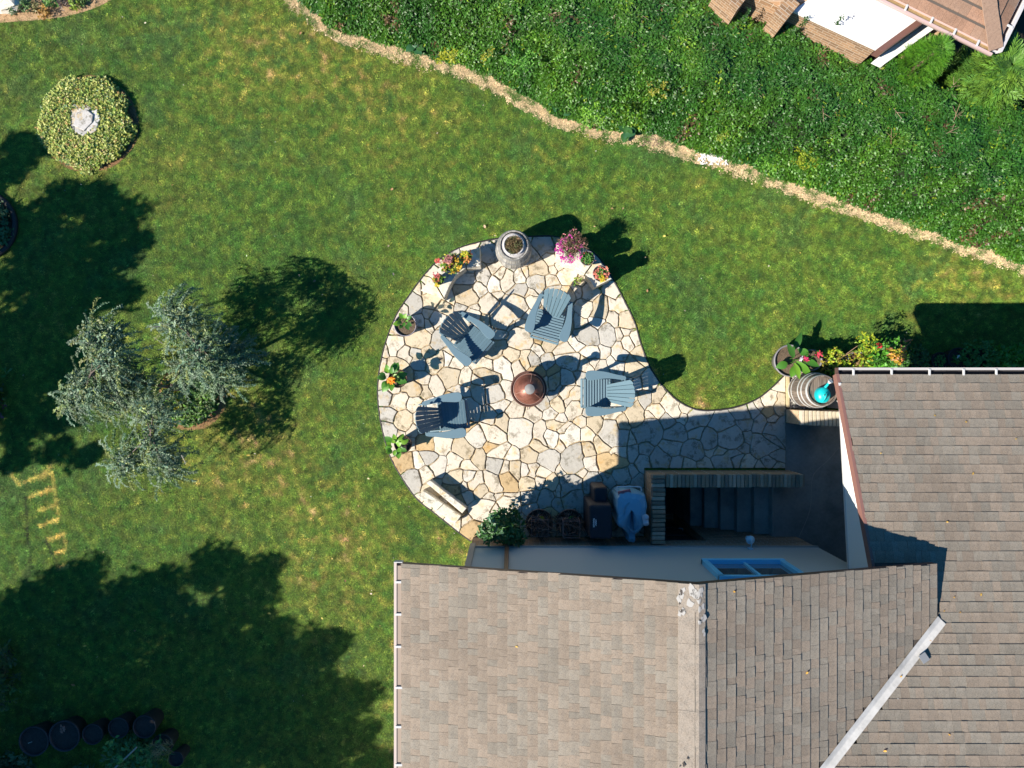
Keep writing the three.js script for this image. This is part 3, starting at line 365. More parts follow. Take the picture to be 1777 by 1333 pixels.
// corner boards, sill strip, downspout
part(house, 'corner_board', box(0.1, 2.6, 0.03, -0.70, 2.0, FZ - 0.03), mat(0.30, 0.29, 0.28, 0.6)); part(house, 'sill_strip', box(6.17, 0.05, 0.04, 2.345, 0.885, FZ - 0.018), mat(0.33, 0.335, 0.33, 0.6));
{
  const d = part(house, 'downspout', rbox(0.07, 2.25, 0.055, -0.09, 1.6, FZ - 0.06, 0.01), mat(0.16, 0.085, 0.055, 0.45)); part(d, 'elbow', merge([path([V(-0.09, 2.70, FZ - 0.06), V(-0.12, 2.86, FZ - 0.12), V(-0.5, 2.98, FZ - 0.16), V(-0.95, 3.06, FZ - 0.16)], 0.036, 20, 8)]), mat(0.16, 0.085, 0.055, 0.45));
  // white window in the gable wall
  const w = part(house, 'window', merge([rbox(0.09, 0.98, 0.09, 3.095, 2.46, FZ - 0.045, 0.01), rbox(0.09, 0.98, 0.09, 4.335, 2.46, FZ - 0.045, 0.01), rbox(1.33, 0.09, 0.1, 3.715, 2.02, FZ - 0.05, 0.01), rbox(1.33, 0.08, 0.09, 3.715, 2.93, FZ - 0.045, 0.01), rbox(0.045, 0.86, 0.06, 3.715, 2.47, FZ - 0.03, 0.008)]), mat(0.17, 0.60, 0.92, 0.4));
  const glass = new THREE.MeshPhysicalMaterial({ color: lin(0.10, 0.13, 0.15), roughness: 0.04, metalness: 0, specularIntensity: 1, clearcoat: 1, clearcoatRoughness: 0.03 });
  for (const x of [3.42, 4.01]) part(w, 'pane', box(0.55, 0.86, 0.012, x, 2.47, FZ - 0.022), glass);
}
// roof decks
function sheet(quad, th, m, name, parent) {   // four corners (counter-clockwise from above), made th thick downwards
  const [a, b, c, d] = quad, lo = quad.map((p) => p.clone().setY(p.y - th)), pos = [], Qd = (p, q, r, s) => { for (const v of [p, q, r, p, r, s]) pos.push(v.x, v.y, v.z); };
  Qd(a, b, c, d); Qd(lo[3], lo[2], lo[1], lo[0]); for (let i = 0; i < 4; i++) { const j = (i + 1) % 4; Qd(quad[j], quad[i], lo[i], lo[j]); }
  return part(parent, name, uvXZ(soup(pos)), m);
}
const shingleCols = (base) => [0.88, 0.93, 0.98, 1.03, 1.07, 1.12].flatMap((k) => [[1.05, 0.98, 0.93], [0.99, 1, 0.99]].map((t) => new THREE.MeshStandardMaterial({ color: lin(base[0] * k * t[0], base[1] * k * t[1], base[2] * k * t[2]), map: shingleMap, roughness: 0.95, bumpMap: rep(bumpMap, 3), bumpScale: 0.003 })));
const shGeo = [0.085, 0.115, 0.14, 0.16, 0.185].map((w) => [0, 1].map((k) => {   // a tab: x along the eave, z up the slope, butt edge at z = 0
  const t = 0.0085 + 0.005 * k, e = 0.165, A = [[0, -0.004, 0], [w, -0.004, 0], [w, -0.004, e], [0, -0.004, e]], B = [[0, t, 0], [w, t, 0], [w, 0.0008, e], [0, 0.0008, e]], pos = [], uv = [], q = (a, b, c, d) => { for (const v of [a, b, c, a, c, d]) { pos.push(...v); uv.push(v[0] / 0.5 + k * 0.37 + w * 3, v[2] / 0.5); } };
  q(B[0], B[3], B[2], B[1]); q(A[0], B[0], B[1], A[1]); q(A[1], B[1], B[2], A[2]); q(A[3], B[3], B[0], A[0]); return { w: w, g: soup(pos, uv) };
}));
function shingles(O, u, v, n, ua, u1, vmax, keep, R, out, exposure = 0.142) {
  const basis = new THREE.Matrix4().makeBasis(u, n, v), u0f = typeof ua === 'function' ? ua : () => ua;
  for (let k = 0; k * exposure < vmax; k++) {
    const u0 = u0f(k * exposure); let x = u0 - R() * 0.2;
    while (x < u1) {
      const gi = Math.floor(R() * 5), w = shGeo[gi][0].w, p = O.clone().addScaledVector(u, x).addScaledVector(v, k * exposure).addScaledVector(n, 0.004 + 0.002 * R()), mid = p.clone().addScaledVector(u, w / 2).addScaledVector(v, 0.07);
      if (x + w > u0 && x + w < u1 + 0.02 && x > u0 - 0.02 && keep(mid)) {
        const px = 888.5 + mid.x * F / (H - mid.y), py = 666.5 + mid.z * F / (H - mid.y), vis = px > -10 && px < 1787 && py > -10 && py < 1343;
        out.push({ m: basis.clone().setPosition(p), gi, k: R() < 0.45 ? 1 : 0, c: Math.floor(clamp(0.14 + 0.72 * R() + 0.42 * N(mid.x, mid.z, 1.3, 41) + 0.25 * N(mid.x, mid.z, 0.5, 42), 0, 0.999) * 12), vis, size: w * 1 / ((H - mid.y) ** 2) });
      } else if (x < u0 || x + w >= u1 + 0.02) { // trimmed tab at a rake edge
        const a = Math.max(x, u0), b = Math.min(x + w, u1); if (b - a > 0.02) { const pp = O.clone().addScaledVector(u, a).addScaledVector(v, k * exposure).addScaledVector(n, 0.004), md = pp.clone().addScaledVector(u, (b - a) / 2).addScaledVector(v, 0.07); if (keep(md)) out.push({ m: basis.clone().setPosition(pp).scale(V((b - a) / w, 1, 1)), gi, k: 0, c: Math.floor(R() * 12), vis: false, size: 0 }); }
      }
      x += w + 0.0025;
    }
  }
}
function layShingles(parts, base, name = 'shingle') {   // parts: [roof mesh, list]; the 300 that show largest are pieces of their own
  const mats = shingleCols(base), all = parts.flatMap(([m, l]) => l.map((s) => ({ ...s, roof: m }))).sort((a, b) => (b.vis ? b.size : 0) - (a.vis ? a.size : 0)), count = new Map();
  all.slice(0, 300).forEach((s) => { const n = count.get(s.roof) ?? 0; count.set(s.roof, n + 1); const m = part(s.roof, n ? `${name}_${String(n).padStart(3, '0')}` : name, shGeo[s.gi][s.k].g, mats[s.c]); s.m.decompose(m.position, m.quaternion, m.scale); });
  for (const [roof] of parts) {
    const list = all.slice(300).filter((s) => s.roof === roof); if (!list.length) continue;
    const gs = list.map((s) => { const g = shGeo[s.gi][s.k].g.clone().applyMatrix4(s.m), c = mats[s.c].color, n = g.attributes.position.count, a = new Float32Array(n * 3); for (let i = 0; i < n; i++) { a[3 * i] = c.r; a[3 * i + 1] = c.g; a[3 * i + 2] = c.b; } g.setAttribute('color', new THREE.BufferAttribute(a, 3)); return g; });
    const m = part(roof, 'shingle_field', mergeGeometries(gs), new THREE.MeshStandardMaterial({ vertexColors: true, map: shingleMap, roughness: 0.95, bumpMap: rep(bumpMap, 3), bumpScale: 0.003 })); m.userData.kind = 'stuff';
  }
}
const roofPieces = [];
{
  const R = rnd(33);
  const left = sheet([V(EX0, EH, RZ), V(EX0, EH, 9.5), V(RX, RH, 9.5), V(RX, RH, RZ)], 0.1, deckM, 'roof', house);
  const right = sheet([V(RX, RH, RZ), V(RX, RH, 9.5), V(EX1, EH, 9.5), V(EX1, EH, RZ)], 0.1, deckM, 'roof_001', house);
  const lu = V(0, 0, -1), lv = V(RX - EX0, RH - EH, 0).normalize(), ln = V(-lv.y, lv.x, 0), ll = [];
  shingles(V(EX0, EH, 0), lu, lv, ln, -6.6, -RZ + 0.012, 3.97, () => true, R, ll); roofPieces.push([left, ll]);
  const ru = V(0, 0, 1), rv = V(RX - EX1, RH - EH, 0).normalize(), rn = V(-rv.y, rv.x, 0).multiplyScalar(-1), rl = [];
  shingles(V(EX1, EH, 0), ru, rv, rn.y < 0 ? rn.multiplyScalar(-1) : rn, RZ - 0.012, 6.6, 3.72, (p) => p.y > wing(p.z) + 0.025, R, rl); roofPieces.push([right, rl]);
  // wing
  const A = P(1457, 650, WH), wx = A.x, slant = 0.055, wr = V(0, WP, 1).normalize();
  const wn = V(0, 1, -WP).normalize();
  const w = sheet([V(wx, WH, WZ), V(wx + slant * (WRZ - WZ), wing(WRZ), WRZ), V(14, wing(WRZ), WRZ), V(14, WH, WZ)], 0.1, deckM, 'roof_002', house), wl = [];
  shingles(V(0, WH, WZ), V(1, 0, 0), wr, wn, (v) => v * wr.z > 3.2 ? 3.4 : wx - 0.01 + slant * v * wr.z, 10.4, 7.4, (p) => (p.y > gl(p.x) + 0.02 || p.x > EX1 + 0.01 || p.z < RZ + 0.05), R, wl); roofPieces.push([w, wl]);
  sheet([V(wx, wing(WRZ), WRZ), V(wx, WH, 15), V(14, WH, 15), V(14, wing(WRZ), WRZ)], 0.1, deckM, 'roof_003', house);
  layShingles(roofPieces, [0.275, 0.238, 0.198]);
  // rake trims
  const rk = (a, b, wd, m, nm = 'rake_trim') => part(house, nm, tube(a, b, wd, wd, 4), m);
  const board = (a, b, hgt, thick, m, nm) => { const d = b.clone().sub(a), L = d.length(), g = box(thick, hgt, L), o = part(house, nm, g, m, a.clone().lerp(b, 0.5)); o.lookAt(b); return o; };
  board(V(EX0, EH - 0.055, RZ + 0.002), V(RX, RH - 0.055, RZ + 0.002), 0.10, 0.02, brownTrim, 'rake_board'); board(V(RX, RH - 0.055, RZ + 0.002), V(EX1, EH - 0.055, RZ + 0.002), 0.10, 0.02, brownTrim, 'rake_board');
  board(V(wx - 0.035, WH - 0.05, WZ), V(wx - 0.035 + slant * 3.0, wing(WZ + 3.0) - 0.05, WZ + 3.0), 0.12, 0.045, mat(0.24, 0.12, 0.10, 0.5), 'rake_board');
  // ridge cap: pale worn strips either side of the ridge, peeling white at the gable end
  const capM = new THREE.MeshStandardMaterial({ color: lin(0.335, 0.285, 0.238), map: rep(shingleMap, 1.7), roughness: 0.95, bumpMap: rep(bumpMap, 3), bumpScale: 0.004 });
  const cap = (z0, z1, m, lift, wL = 0.25, wR = 0.09) => { const y = (x) => gl(x) + lift; return sheet([V(RX - wL, y(RX - wL), z0), V(RX - wL, y(RX - wL), z1), V(RX, RH + lift, z1), V(RX, RH + lift, z0)], 0.012, m, 'ridge_cap', house) && sheet([V(RX, RH + lift, z0), V(RX, RH + lift, z1), V(RX + wR, y(RX + wR), z1), V(RX + wR, y(RX + wR), z0)], 0.012, m, 'ridge_cap', house); };
  let z = RZ + 0.33; for (let k = 0; k < 9; k++) { cap(z, z + 0.44, capM, 0.026 + 0.004 * (k % 2)); z += 0.43; }
  cap(RZ - 0.01, RZ + 0.34, capM, 0.032);
  const T = rnd(8), shard = (zc, xc, r, m, lift) => { const y = (x) => gl(x) + lift, n = 7, c = V(xc, y(xc), zc), ring = Array.from({ length: n }, (_, k) => { const a = -k / n * 6.283, q = r * (0.35 + 0.9 * T()); const x = xc + q * 0.8 * Math.cos(a), z = zc + q * 1.25 * Math.sin(a); return V(x, y(Math.min(x, RX + 0.1)), z); }), pos = []; for (let k = 0; k < n; k++) { const a = ring[k], b = ring[(k + 1) % n]; pos.push(c.x, c.y, c.z, b.x, b.y, b.z, a.x, a.y, a.z); } const g = soup(pos); if (g.attributes.normal.getY(0) < 0) { flip(g); g.computeVertexNormals(); } return [g, m]; };
  const peel = [], torn = []; for (let i = 0; i < 16; i++) peel.push(shard(RZ + 0.03 + 0.36 * T(), RX - 0.26 + 0.33 * T(), 0.03 + 0.05 * T(), 0, 0.0385)[0]); for (let i = 0; i < 7; i++) peel.push(shard(RZ + 0.3 + 0.35 * T(), RX - 0.02 + 0.1 * T(), 0.02 + 0.04 * T(), 0, 0.0385)[0]);
  for (let i = 0; i < 15; i++) torn.push(shard(i < 4 ? RZ + 0.05 + 0.3 * T() : RZ + 2.2 + T() * 0.8, RX - 0.24 + 0.2 * T() * T(), 0.012 + 0.035 * T() * T(), 0, 0.0405)[0]);
  part(house, 'peeling_paint', mergeGeometries(peel), new THREE.MeshStandardMaterial({ color: lin(0.46, 0.45, 0.45), map: rep(concreteMap, 2), roughness: 0.9 })); part(house, 'torn_patches', mergeGeometries(torn), mat(0.07, 0.06, 0.055, 1));
  // valley flashing
  const v1 = V(6.12, 0, 3.36), v2 = V(RX + (RH - wing(6.6)) / ((RH - EH) / (EX1 - RX)), 0, 6.6), va = v1.clone().setY(wing(v1.z) + 0.036), vb = v2.clone().setY(wing(6.6) + 0.036), dir = vb.clone().sub(va).normalize(), side = V(-dir.z, 0, dir.x).normalize(), wv = 0.078;
  const c4 = [va.clone().addScaledVector(side, wv), va.clone().addScaledVector(side, -wv), vb.clone().addScaledVector(side, -wv), vb.clone().addScaledVector(side, wv)];
  const fix = (p, up) => p.clone().setY(Math.max(wing(p.z), p.x < EX1 + 0.2 ? gl(p.x) : 0) + 0.03);
  const q = c4.map(fix), pos = []; const mids = [va.clone().setY(wing(va.z) + 0.022), vb.clone().setY(wing(vb.z) + 0.022)];
  for (const t of [[q[0], mids[0], mids[1]], [q[0], mids[1], q[3]], [mids[0], q[1], q[2]], [mids[0], q[2], mids[1]]]) for (const p of t) pos.push(p.x, p.y, p.z);
  const fm = new THREE.MeshStandardMaterial({ color: lin(0.66, 0.65, 0.65), roughness: 0.6, metalness: 0.0, side: THREE.DoubleSide, map: rep(concreteMap, 0.6) });
  const vf = part(house, 'valley_flashing', uvXZ(soup(pos)), fm); part(vf, 'patch', rbox(0.11, 0.01, 0.13, 0, 0, 0, 0.003), mat(0.2, 0.21, 0.23, 0.5), P(1601, 1140, 3.38).setY(wing(P(0, 1140, 3.4).z) + 0.05), 0.6);
}
// wing: a covered porch, its white gable boarding above the opening
{
  const x0 = 5.128, z0 = -0.02, ang = 0.053, hb = 2.33, sw = new THREE.MeshStandardMaterial({ color: sidingWhite.color, roughness: 0.55, side: THREE.DoubleSide });
  const s = laps(z0, 7.2, hb, (u) => wing(u) - 0.055), p = s.attributes.position;
  for (let i = 0; i < p.count; i++) { const u = p.getX(i), y = p.getY(i), o = p.getZ(i); p.setXYZ(i, x0 - o + ang * (u - z0), y, u); } s.computeVertexNormals(); part(house, 'gable_siding', s, sw);
  const beam = (m, y0, y1, dx, w, nm) => { const g = box(w, y1 - y0, 7.2, x0 + dx, (y0 + y1) / 2, z0 + 3.6), q = g.attributes.position; for (let i = 0; i < q.count; i++) q.setX(i, q.getX(i) + ang * (q.getZ(i) - z0)); part(house, nm, g, m); };
  beam(trimWhite, hb - 0.04, hb, -0.004, 0.04, 'header_trim'); beam(mat(0.3, 0.3, 0.3, 0.8), hb - 0.2, hb - 0.045, 0.45, 0.16, 'header_beam');
  part(house, 'porch_wall', box(7.2, 2.15, 0.14, 9.6, 1.075, 0.38), sidingWhite); part(house, 'porch_wall', box(0.14, 2.15, 7, 7.27, 1.075, 3.96), sidingWhite);
}
// gutters: trough with a lip and hangers
function gutter(parent, a, b, out, m, inner, hang, fill = -0.066) {
  const d = b.clone().sub(a), L = d.length(); d.normalize(); const basis = new THREE.Matrix4().makeBasis(d, V(0, 1, 0), out).setPosition(a);
  const prof = [[0.0, 0.02], [0.0, -0.085], [0.085, -0.085], [0.118, -0.02], [0.122, 0.014], [0.084, 0.014], [0.084, 0.006], [0.112, 0.004], [0.108, -0.018], [0.08, -0.077], [0.008, -0.077], [0.008, 0.02]];
  const sh = new THREE.Shape(prof.map((p) => new THREE.Vector2(p[0], p[1]))), g = new THREE.ExtrudeGeometry(sh, { depth: L, bevelEnabled: false }); g.applyMatrix4(new THREE.Matrix4().makeBasis(V(0, 0, 1), V(0, 1, 0), V(1, 0, 0))); g.applyMatrix4(basis); flip(g);
  const gm = part(parent, 'gutter', g, new THREE.MeshStandardMaterial({ color: m.color, roughness: 0.45, side: THREE.DoubleSide }));
  part(gm, 'debris_shade_fill', box(L * 0.98, 0.012, fill > -0.05 ? 0.092 : 0.068, L / 2, fill, fill > -0.05 ? 0.056 : 0.045).applyMatrix4(basis), inner);
  for (const t of hang) part(gm, 'hanger', rbox(0.034, 0.016, 0.10, t * L, 0.022, 0.05, 0.004).applyMatrix4(basis), trimWhite);
  return gm;
}
const debris_shade_fill = mat(0.10, 0.085, 0.06, 1), tanGutter = mat(0.56, 0.46, 0.41, 0.45);
{
  const zAt = (py) => (py - 666.5) * 9.75 / F, z0 = RZ - 0.02, L = 6.7 - z0;
  gutter(house, V(EX0 + 0.012, EH - 0.012, z0), V(EX0 + 0.012, EH - 0.012, 6.7), V(-1, 0, 0), tanGutter, mat(0.34, 0.27, 0.22, 0.9), [1010, 1066, 1122, 1193, 1261, 1327].map((y) => (zAt(y) - z0) / L), -0.002);
  part(house, 'gutter_end', box(0.12, 0.1, 0.012, EX0 - 0.05, EH - 0.045, z0 - 0.008), trimWhite);
  const A = P(1457, 650, WH), B = 10.5, xs = [1482, 1548, 1613.6, 1672.6, 1729].map((px) => ((px - 888.5) * (H - WH) / F - A.x) / (B - A.x));
  gutter(house, V(B, WH - 0.01, WZ + 0.012), V(A.x - 0.015, WH - 0.01, WZ + 0.012), V(0, 0, -1), mat(0.50, 0.47, 0.46, 0.45), mat(0.03, 0.027, 0.03, 0.9), xs.map((t) => 1 - t));  // near-black trough fill: shade inside the gutter put into its colour
  part(house, 'gutter_end', box(0.012, 0.1, 0.125, A.x - 0.025, WH - 0.045, WZ - 0.045), brownTrim);
}
{ // lantern on the gable wall
  const l = thing('wall_lamp', 'small white wall lantern above the stairwell on the grey house wall', 'lamp', V(4.19, 1.0, FZ - 0.02)), wm = mat(0.42, 0.66, 0.80, 0.4);
  part(l, 'bracket', merge([rbox(0.07, 0.12, 0.02, 0, 0, 0, 0.006), path([V(0, 0, 0), V(0, 0.05, -0.06), V(0, 0.07, -0.12), V(0, 0.04, -0.15)], 0.011, 12, 6)]), wm);
  part(l, 'cap', new THREE.ConeGeometry(0.075, 0.06, 6).translate(0, 0.03, -0.15), wm); part(l, 'cage', merge([0, 1, 2, 3, 4, 5].map((k) => tube(V(0.06 * Math.cos(k * 1.047), 0.0, -0.15 + 0.06 * Math.sin(k * 1.047)), V(0.04 * Math.cos(k * 1.047), -0.14, -0.15 + 0.04 * Math.sin(k * 1.047)), 0.006, 0.006, 5)).concat([new THREE.TorusGeometry(0.07, 0.008, 5, 12).rotateX(Math.PI / 2).translate(0, 0, -0.15), new THREE.CylinderGeometry(0.045, 0.03, 0.02, 6).translate(0, -0.145, -0.15)])), wm);
  part(l, 'glass', new THREE.CylinderGeometry(0.045, 0.032, 0.12, 6).translate(0, -0.07, -0.15), new THREE.MeshPhysicalMaterial({ color: lin(0.75, 0.82, 0.88), roughness: 0.15, transmission: 0.6, thickness: 0 }));
}
// ------------------------------------------------------------------ hedge
const hedge = thing('hedge', 'broad clipped dark green hedge running across the upper right of the garden', 'hedge');
const hedgeDir = P(1740, 448).sub(P(640, 72)).normalize(), hedgeOut = V(hedgeDir.z, 0, -hedgeDir.x);   // away from the lawn
const hedgeHeight = (d, x, z) => 1.62 * Math.pow(sstep(d, 0, 0.5), 0.75) * (1 - 0.3 * sstep(d, 1.6, 1.85)) + 0.15 * N(x, z, 1.1, 21) + 0.12 * N(x, z, 0.36, 22);
const hedgeTop = smooth(soilLine.filter((p, i) => i % 5 === 0), 170);
{
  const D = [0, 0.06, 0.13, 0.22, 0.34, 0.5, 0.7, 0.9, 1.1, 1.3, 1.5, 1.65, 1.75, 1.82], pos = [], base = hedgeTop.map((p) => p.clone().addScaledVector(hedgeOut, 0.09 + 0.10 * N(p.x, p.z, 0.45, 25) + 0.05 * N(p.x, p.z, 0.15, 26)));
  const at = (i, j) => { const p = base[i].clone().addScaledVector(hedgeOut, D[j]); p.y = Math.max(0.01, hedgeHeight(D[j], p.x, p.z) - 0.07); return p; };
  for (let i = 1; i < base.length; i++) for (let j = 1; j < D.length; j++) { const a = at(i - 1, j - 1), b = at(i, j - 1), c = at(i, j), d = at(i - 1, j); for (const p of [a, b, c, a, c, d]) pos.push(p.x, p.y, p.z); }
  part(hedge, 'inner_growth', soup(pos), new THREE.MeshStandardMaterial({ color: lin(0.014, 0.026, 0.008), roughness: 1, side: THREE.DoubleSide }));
  const R = rnd(501), list = [], brown = [], along = (s) => { const k = Math.min(base.length - 2, Math.floor(s * (base.length - 1))); return base[k].clone().lerp(base[k + 1], s * (base.length - 1) - k); };
  for (let i = 0; i < 44000; i++) {
    const d = R() < 0.36 ? 0.45 * R() * R() : 1.8 * R(), p = along(R()).addScaledVector(hedgeOut, d); if (p.x > 10.5 || p.z < -8.4) continue;
    p.y = hedgeHeight(d, p.x, p.z) + 0.05 * (R() - 0.7); const face = d < 0.5 ? 0.7 : 0;
    const hue = N(p.x, p.z, 0.5, 23) + 0.6 * N(p.x, p.z, 0.2, 24); let c = mixc([0.029, 0.116, 0.013], [0.060, 0.172, 0.015], sstep(hue, -0.4, 0.4));
    if (R() < 0.02) c = [0.20, 0.30, 0.02]; if (N(p.x, p.z, 0.33, 27) > 0.42 && R() < 0.45) c = [0.13, 0.085, 0.04]; if (hue > 0.52 && R() < 0.35) c = [0.13, 0.27, 0.02];
    list.push({ p, s: 0.75 + 0.6 * R(), e: [face * (0.5 + R()) * -0.0 + (R() - 0.5) * 0.7, R() * 6.283, (R() - 0.5) * 0.7 + face * 0.6], c: jit(c, R, 0.38) });
  }
  // yellow leaves low on the front
  for (const [px, py, r, n, c] of [[775, 97, 16, 26, [0.34, 0.36, 0.015]], [1030, 200, 26, 40, [0.16, 0.34, 0.02]], [1400, 276, 20, 26, [0.30, 0.36, 0.02]], [1330, 285, 18, 20, [0.12, 0.3, 0.02]], [900, 110, 26, 40, [0.11, 0.30, 0.03]], [840, 96, 12, 8, [0.3, 0.3, 0.02]], [1140, 155, 16, 12, [0.3, 0.28, 0.03]], [1410, 195, 10, 10, [0.34, 0.3, 0.02]], [1250, 240, 10, 8, [0.26, 0.34, 0.03]]]) for (let k = 0; k < n; k++) { const p = P(px + (R() + R() - 1) * r * 1.4, py + (R() + R() - 1) * r, 1.0); const d = 0.35; p.y = 0.75 + 0.5 * R(); list.push({ p: P(px + (R() + R() - 1) * r * 1.4, py + (R() + R() - 1) * r, 1.46 + 0.1 * R()), s: 0.7, e: [(R() - 0.5) * 0.8, R() * 6, (R() - 0.5) * 0.8], c: jit(c, R, 0.25) }); }
  scatter(hedge, 'foliage', clusterGeo(rnd(7), 10, 0.06, 0.044, 0.026, 0.4), glossLeaf, list, 'stuff');
  const tw = []; for (let i = 0; i < 46; i++) { const p = along(R()).addScaledVector(hedgeOut, 0.4 + 1.3 * R()); p.y = hedgeHeight(1, p.x, p.z) + 0.02; tw.push({ p, s: 0.6 + 0.7 * R(), e: [0, R() * 6.28, 0.2 * R()], c: jit([0.26, 0.19, 0.12], R, 0.3) }); }
  scatter(hedge, 'bare_twigs', merge([tube(V(0, 0, 0), V(0.22, 0.03, 0.02), 0.005, 0.003, 4), tube(V(0.1, 0.013, 0.01), V(0.18, 0.04, -0.07), 0.004, 0.002, 4), tube(V(0.06, 0.01, 0), V(0.13, 0.05, 0.08), 0.003, 0.002, 4)]), mat(1, 1, 1, 0.9), tw, 'stuff');
}
{ const R = rnd(66); [[1463, 30, 2.35, 0.4], [1403, 28, 2.2, 0.45], [1300, 18, 2.1, 0.4], [1382, 48, 2.0, 0.4]].forEach(([px, py, y, L], i) => { const p = P(px, py, y), l = []; for (let k = 0; k < 22; k++) l.push({ p: V(p.x + (R() - 0.5) * 0.05, y - L * k / 22, p.z + (R() - 0.5) * 0.05), s: 0.7, e: [R() - 0.5, R() * 6, R() - 0.5], c: jit([0.03, 0.10, 0.015], R, 0.3) }); scatter(hedge, 'shoot', clusterGeo(rnd(7), 4, 0.02, 0.05, 0.028, 0.4), glossLeaf, l, 'stuff'); }); }
// broad-leaved weeds along the soil line
{
  const R = rnd(61), lg = leafGeo(0.17, 0.13, 0.2, 0.3, 4);
  [[722, 86, 'large-leaved weed growing out of the hedge near the upper left end of the soil line'], [962, 186, 'low leafy weed on the soil line above the half barrel planter'], [990, 194, 'leafy weed clump at the hedge foot just right of the smaller weed'], [1085, 232, 'dark leafy weed beside the brown mulch patch at the hedge foot']].forEach(([px, py, lb], i) => {
    const w = thing('weed', lb, 'weed', P(px, py, 0.05));
    for (let k = 0; k < 9; k++) { const l = part(w, k ? `leaf_${String(k).padStart(3, '0')}` : 'leaf', lg, weedMats[Math.floor(R() * 3)], V((R() - 0.5) * 0.1, 0.05 + 0.1 * R(), (R() - 0.5) * 0.1)); l.rotation.set(-0.2 - 0.4 * R(), R() * 6.283, 0, 'YXZ'); l.scale.setScalar(0.6 + 0.6 * R()); }
  });
}

// ------------------------------------------------------------------ neighbour's house and its conifers
{
  const nb = thing('neighbour_house', "neighbour's brick house with a bright white flat roof and a reddish hipped shingle roof", 'house');
  const h = 2.1, a = P(1240, -47, h), b = P(1522, 85, h), c = P(1606, 24, h), d = b.clone().sub(a).normalize(), n = c.clone().sub(b).normalize();
  const b0 = b.clone(), a0 = a.clone().addScaledVector(d, -4), c0 = b0.clone().addScaledVector(n, 6), d0 = a0.clone().addScaledVector(n, 6);
  const bm = new THREE.MeshStandardMaterial({ color: lin(0.50, 0.46, 0.42), map: rep(brickMap, 1.4), roughness: 1, bumpMap: brickMap, bumpScale: 0.004 });
  const wall = (p, q, y0, y1, th, m, nm) => { const L = p.distanceTo(q), g = box(L, y1 - y0, th), o = part(nb, nm, g, m, p.clone().lerp(q, 0.5).setY((y0 + y1) / 2)); const uv = g.attributes.uv, ps = g.attributes.position; for (let i = 0; i < uv.count; i++) uv.setXY(i, ps.getX(i) + ps.getZ(i), ps.getY(i)); o.rotation.y = Math.atan2(-(q.z - p.z), q.x - p.x); return o; };
  const inset = d.clone().multiplyScalar(-0.05).addScaledVector(n, 0.08);
  wall(a0.clone().add(inset), b0.clone().add(inset), 0, h - 0.07, 0.14, bm, 'wall'); wall(b0.clone().add(inset), c0.clone().add(inset), 0, h - 0.62, 0.12, bm, 'wall');
  const o = P(1377, 18, h);                                        // the white roof starts here along the brick wall's top
  part(nb, 'flat_roof', slab([o, b0, c0, o.clone().addScaledVector(n, 6)], h - 0.06, h, 0.005), mat(0.82, 0.81, 0.80, 0.6));
  part(nb, 'roof_slab', slab([a0, o.clone().addScaledVector(d, -0.01), o.clone().addScaledVector(d, -0.01).addScaledVector(n, 6), d0], h - 0.16, h - 0.06), new THREE.MeshStandardMaterial({ color: lin(0.6, 0.55, 0.5), map: brickMap, roughness: 1 }));
  part(nb, 'fascia', slab([b0.clone(), b0.clone().addScaledVector(d, 0.11), c0.clone().addScaledVector(d, 0.11), c0.clone()], h - 0.2, h + 0.012, 0.004), mat(0.17, 0.085, 0.07, 0.5));
  const l0 = b0.clone().addScaledVector(d, 0.112).addScaledVector(n, 0.02); part(nb, 'ledge', slab([l0, l0.clone().addScaledVector(d, 0.17), l0.clone().addScaledVector(d, 0.21).addScaledVector(n, 3), l0.clone().addScaledVector(n, 3)], h - 0.42, h - 0.3, 0.004), mat(0.80, 0.79, 0.78, 0.6));
  for (let k = 0; k < 9; k++) { const p = l0.clone().addScaledVector(d, 0.19 + 0.004 * k).addScaledVector(n, 0.08 + k * 0.19).setY(h - 0.48 - 0.02 * k); const m = part(nb, k ? `quoin_${String(k).padStart(3, '0')}` : 'quoin', rbox(0.12, 0.12, 0.15, 0, 0, 0, 0.01), mat(0.45, 0.29, 0.18, 0.9), p); m.rotation.y = Math.atan2(-d.z, d.x); }
  [[1366, 14, 2.22, 0.22, 0.36], [1268, -8, 2.1, 0.45, 0.2]].forEach(([px, py, t, w, l]) => { const p = P(px, py, t); const m = part(nb, 'brick_pier', uvBox(box(w, t, l)), bm, p.setY(t / 2)); m.rotation.y = Math.atan2(-d.z, d.x) - 0.25; });
  // hipped roof
  const e = 2.4, Cn = P(1727, 84, e), d1 = P(1557, 0, e).sub(Cn).normalize(), d2 = V(-d1.z, 0, d1.x); if (d2.z > 0) d2.multiplyScalar(-1);
  const A = Cn.clone().addScaledVector(d1, 6), B = Cn.clone().addScaledVector(d2, 6), T = Cn.clone().addScaledVector(d1, 3).addScaledVector(d2, 3).setY(e + 1.0), T1 = T.clone().addScaledVector(d1, 4), T2 = T.clone().addScaledVector(d2, 4);
  const r1 = sheet([Cn, T, T1, A], 0.1, deckM, 'roof', nb), r2 = sheet([Cn, B, T2, T], 0.1, deckM, 'roof', nb);
  const D6 = Cn.clone().addScaledVector(d1, 6).addScaledVector(d2, 6), A6 = Cn.clone().addScaledVector(d1, 7).addScaledVector(d2, 6), B6 = Cn.clone().addScaledVector(d1, 6).addScaledVector(d2, 7); sheet([T, D6, A6, T1], 0.1, deckM, 'roof', nb); sheet([T, T2, B6, D6], 0.1, deckM, 'roof', nb);
  const R = rnd(71), l1 = [], l2 = [], k = 1.0 / 3;
  const v1 = d2.clone().setY(k).normalize(), v2 = d1.clone().setY(k).normalize(), n1 = V(0, 1, 0).addScaledVector(d2, -k).normalize(), n2 = V(0, 1, 0).addScaledVector(d1, -k).normalize();
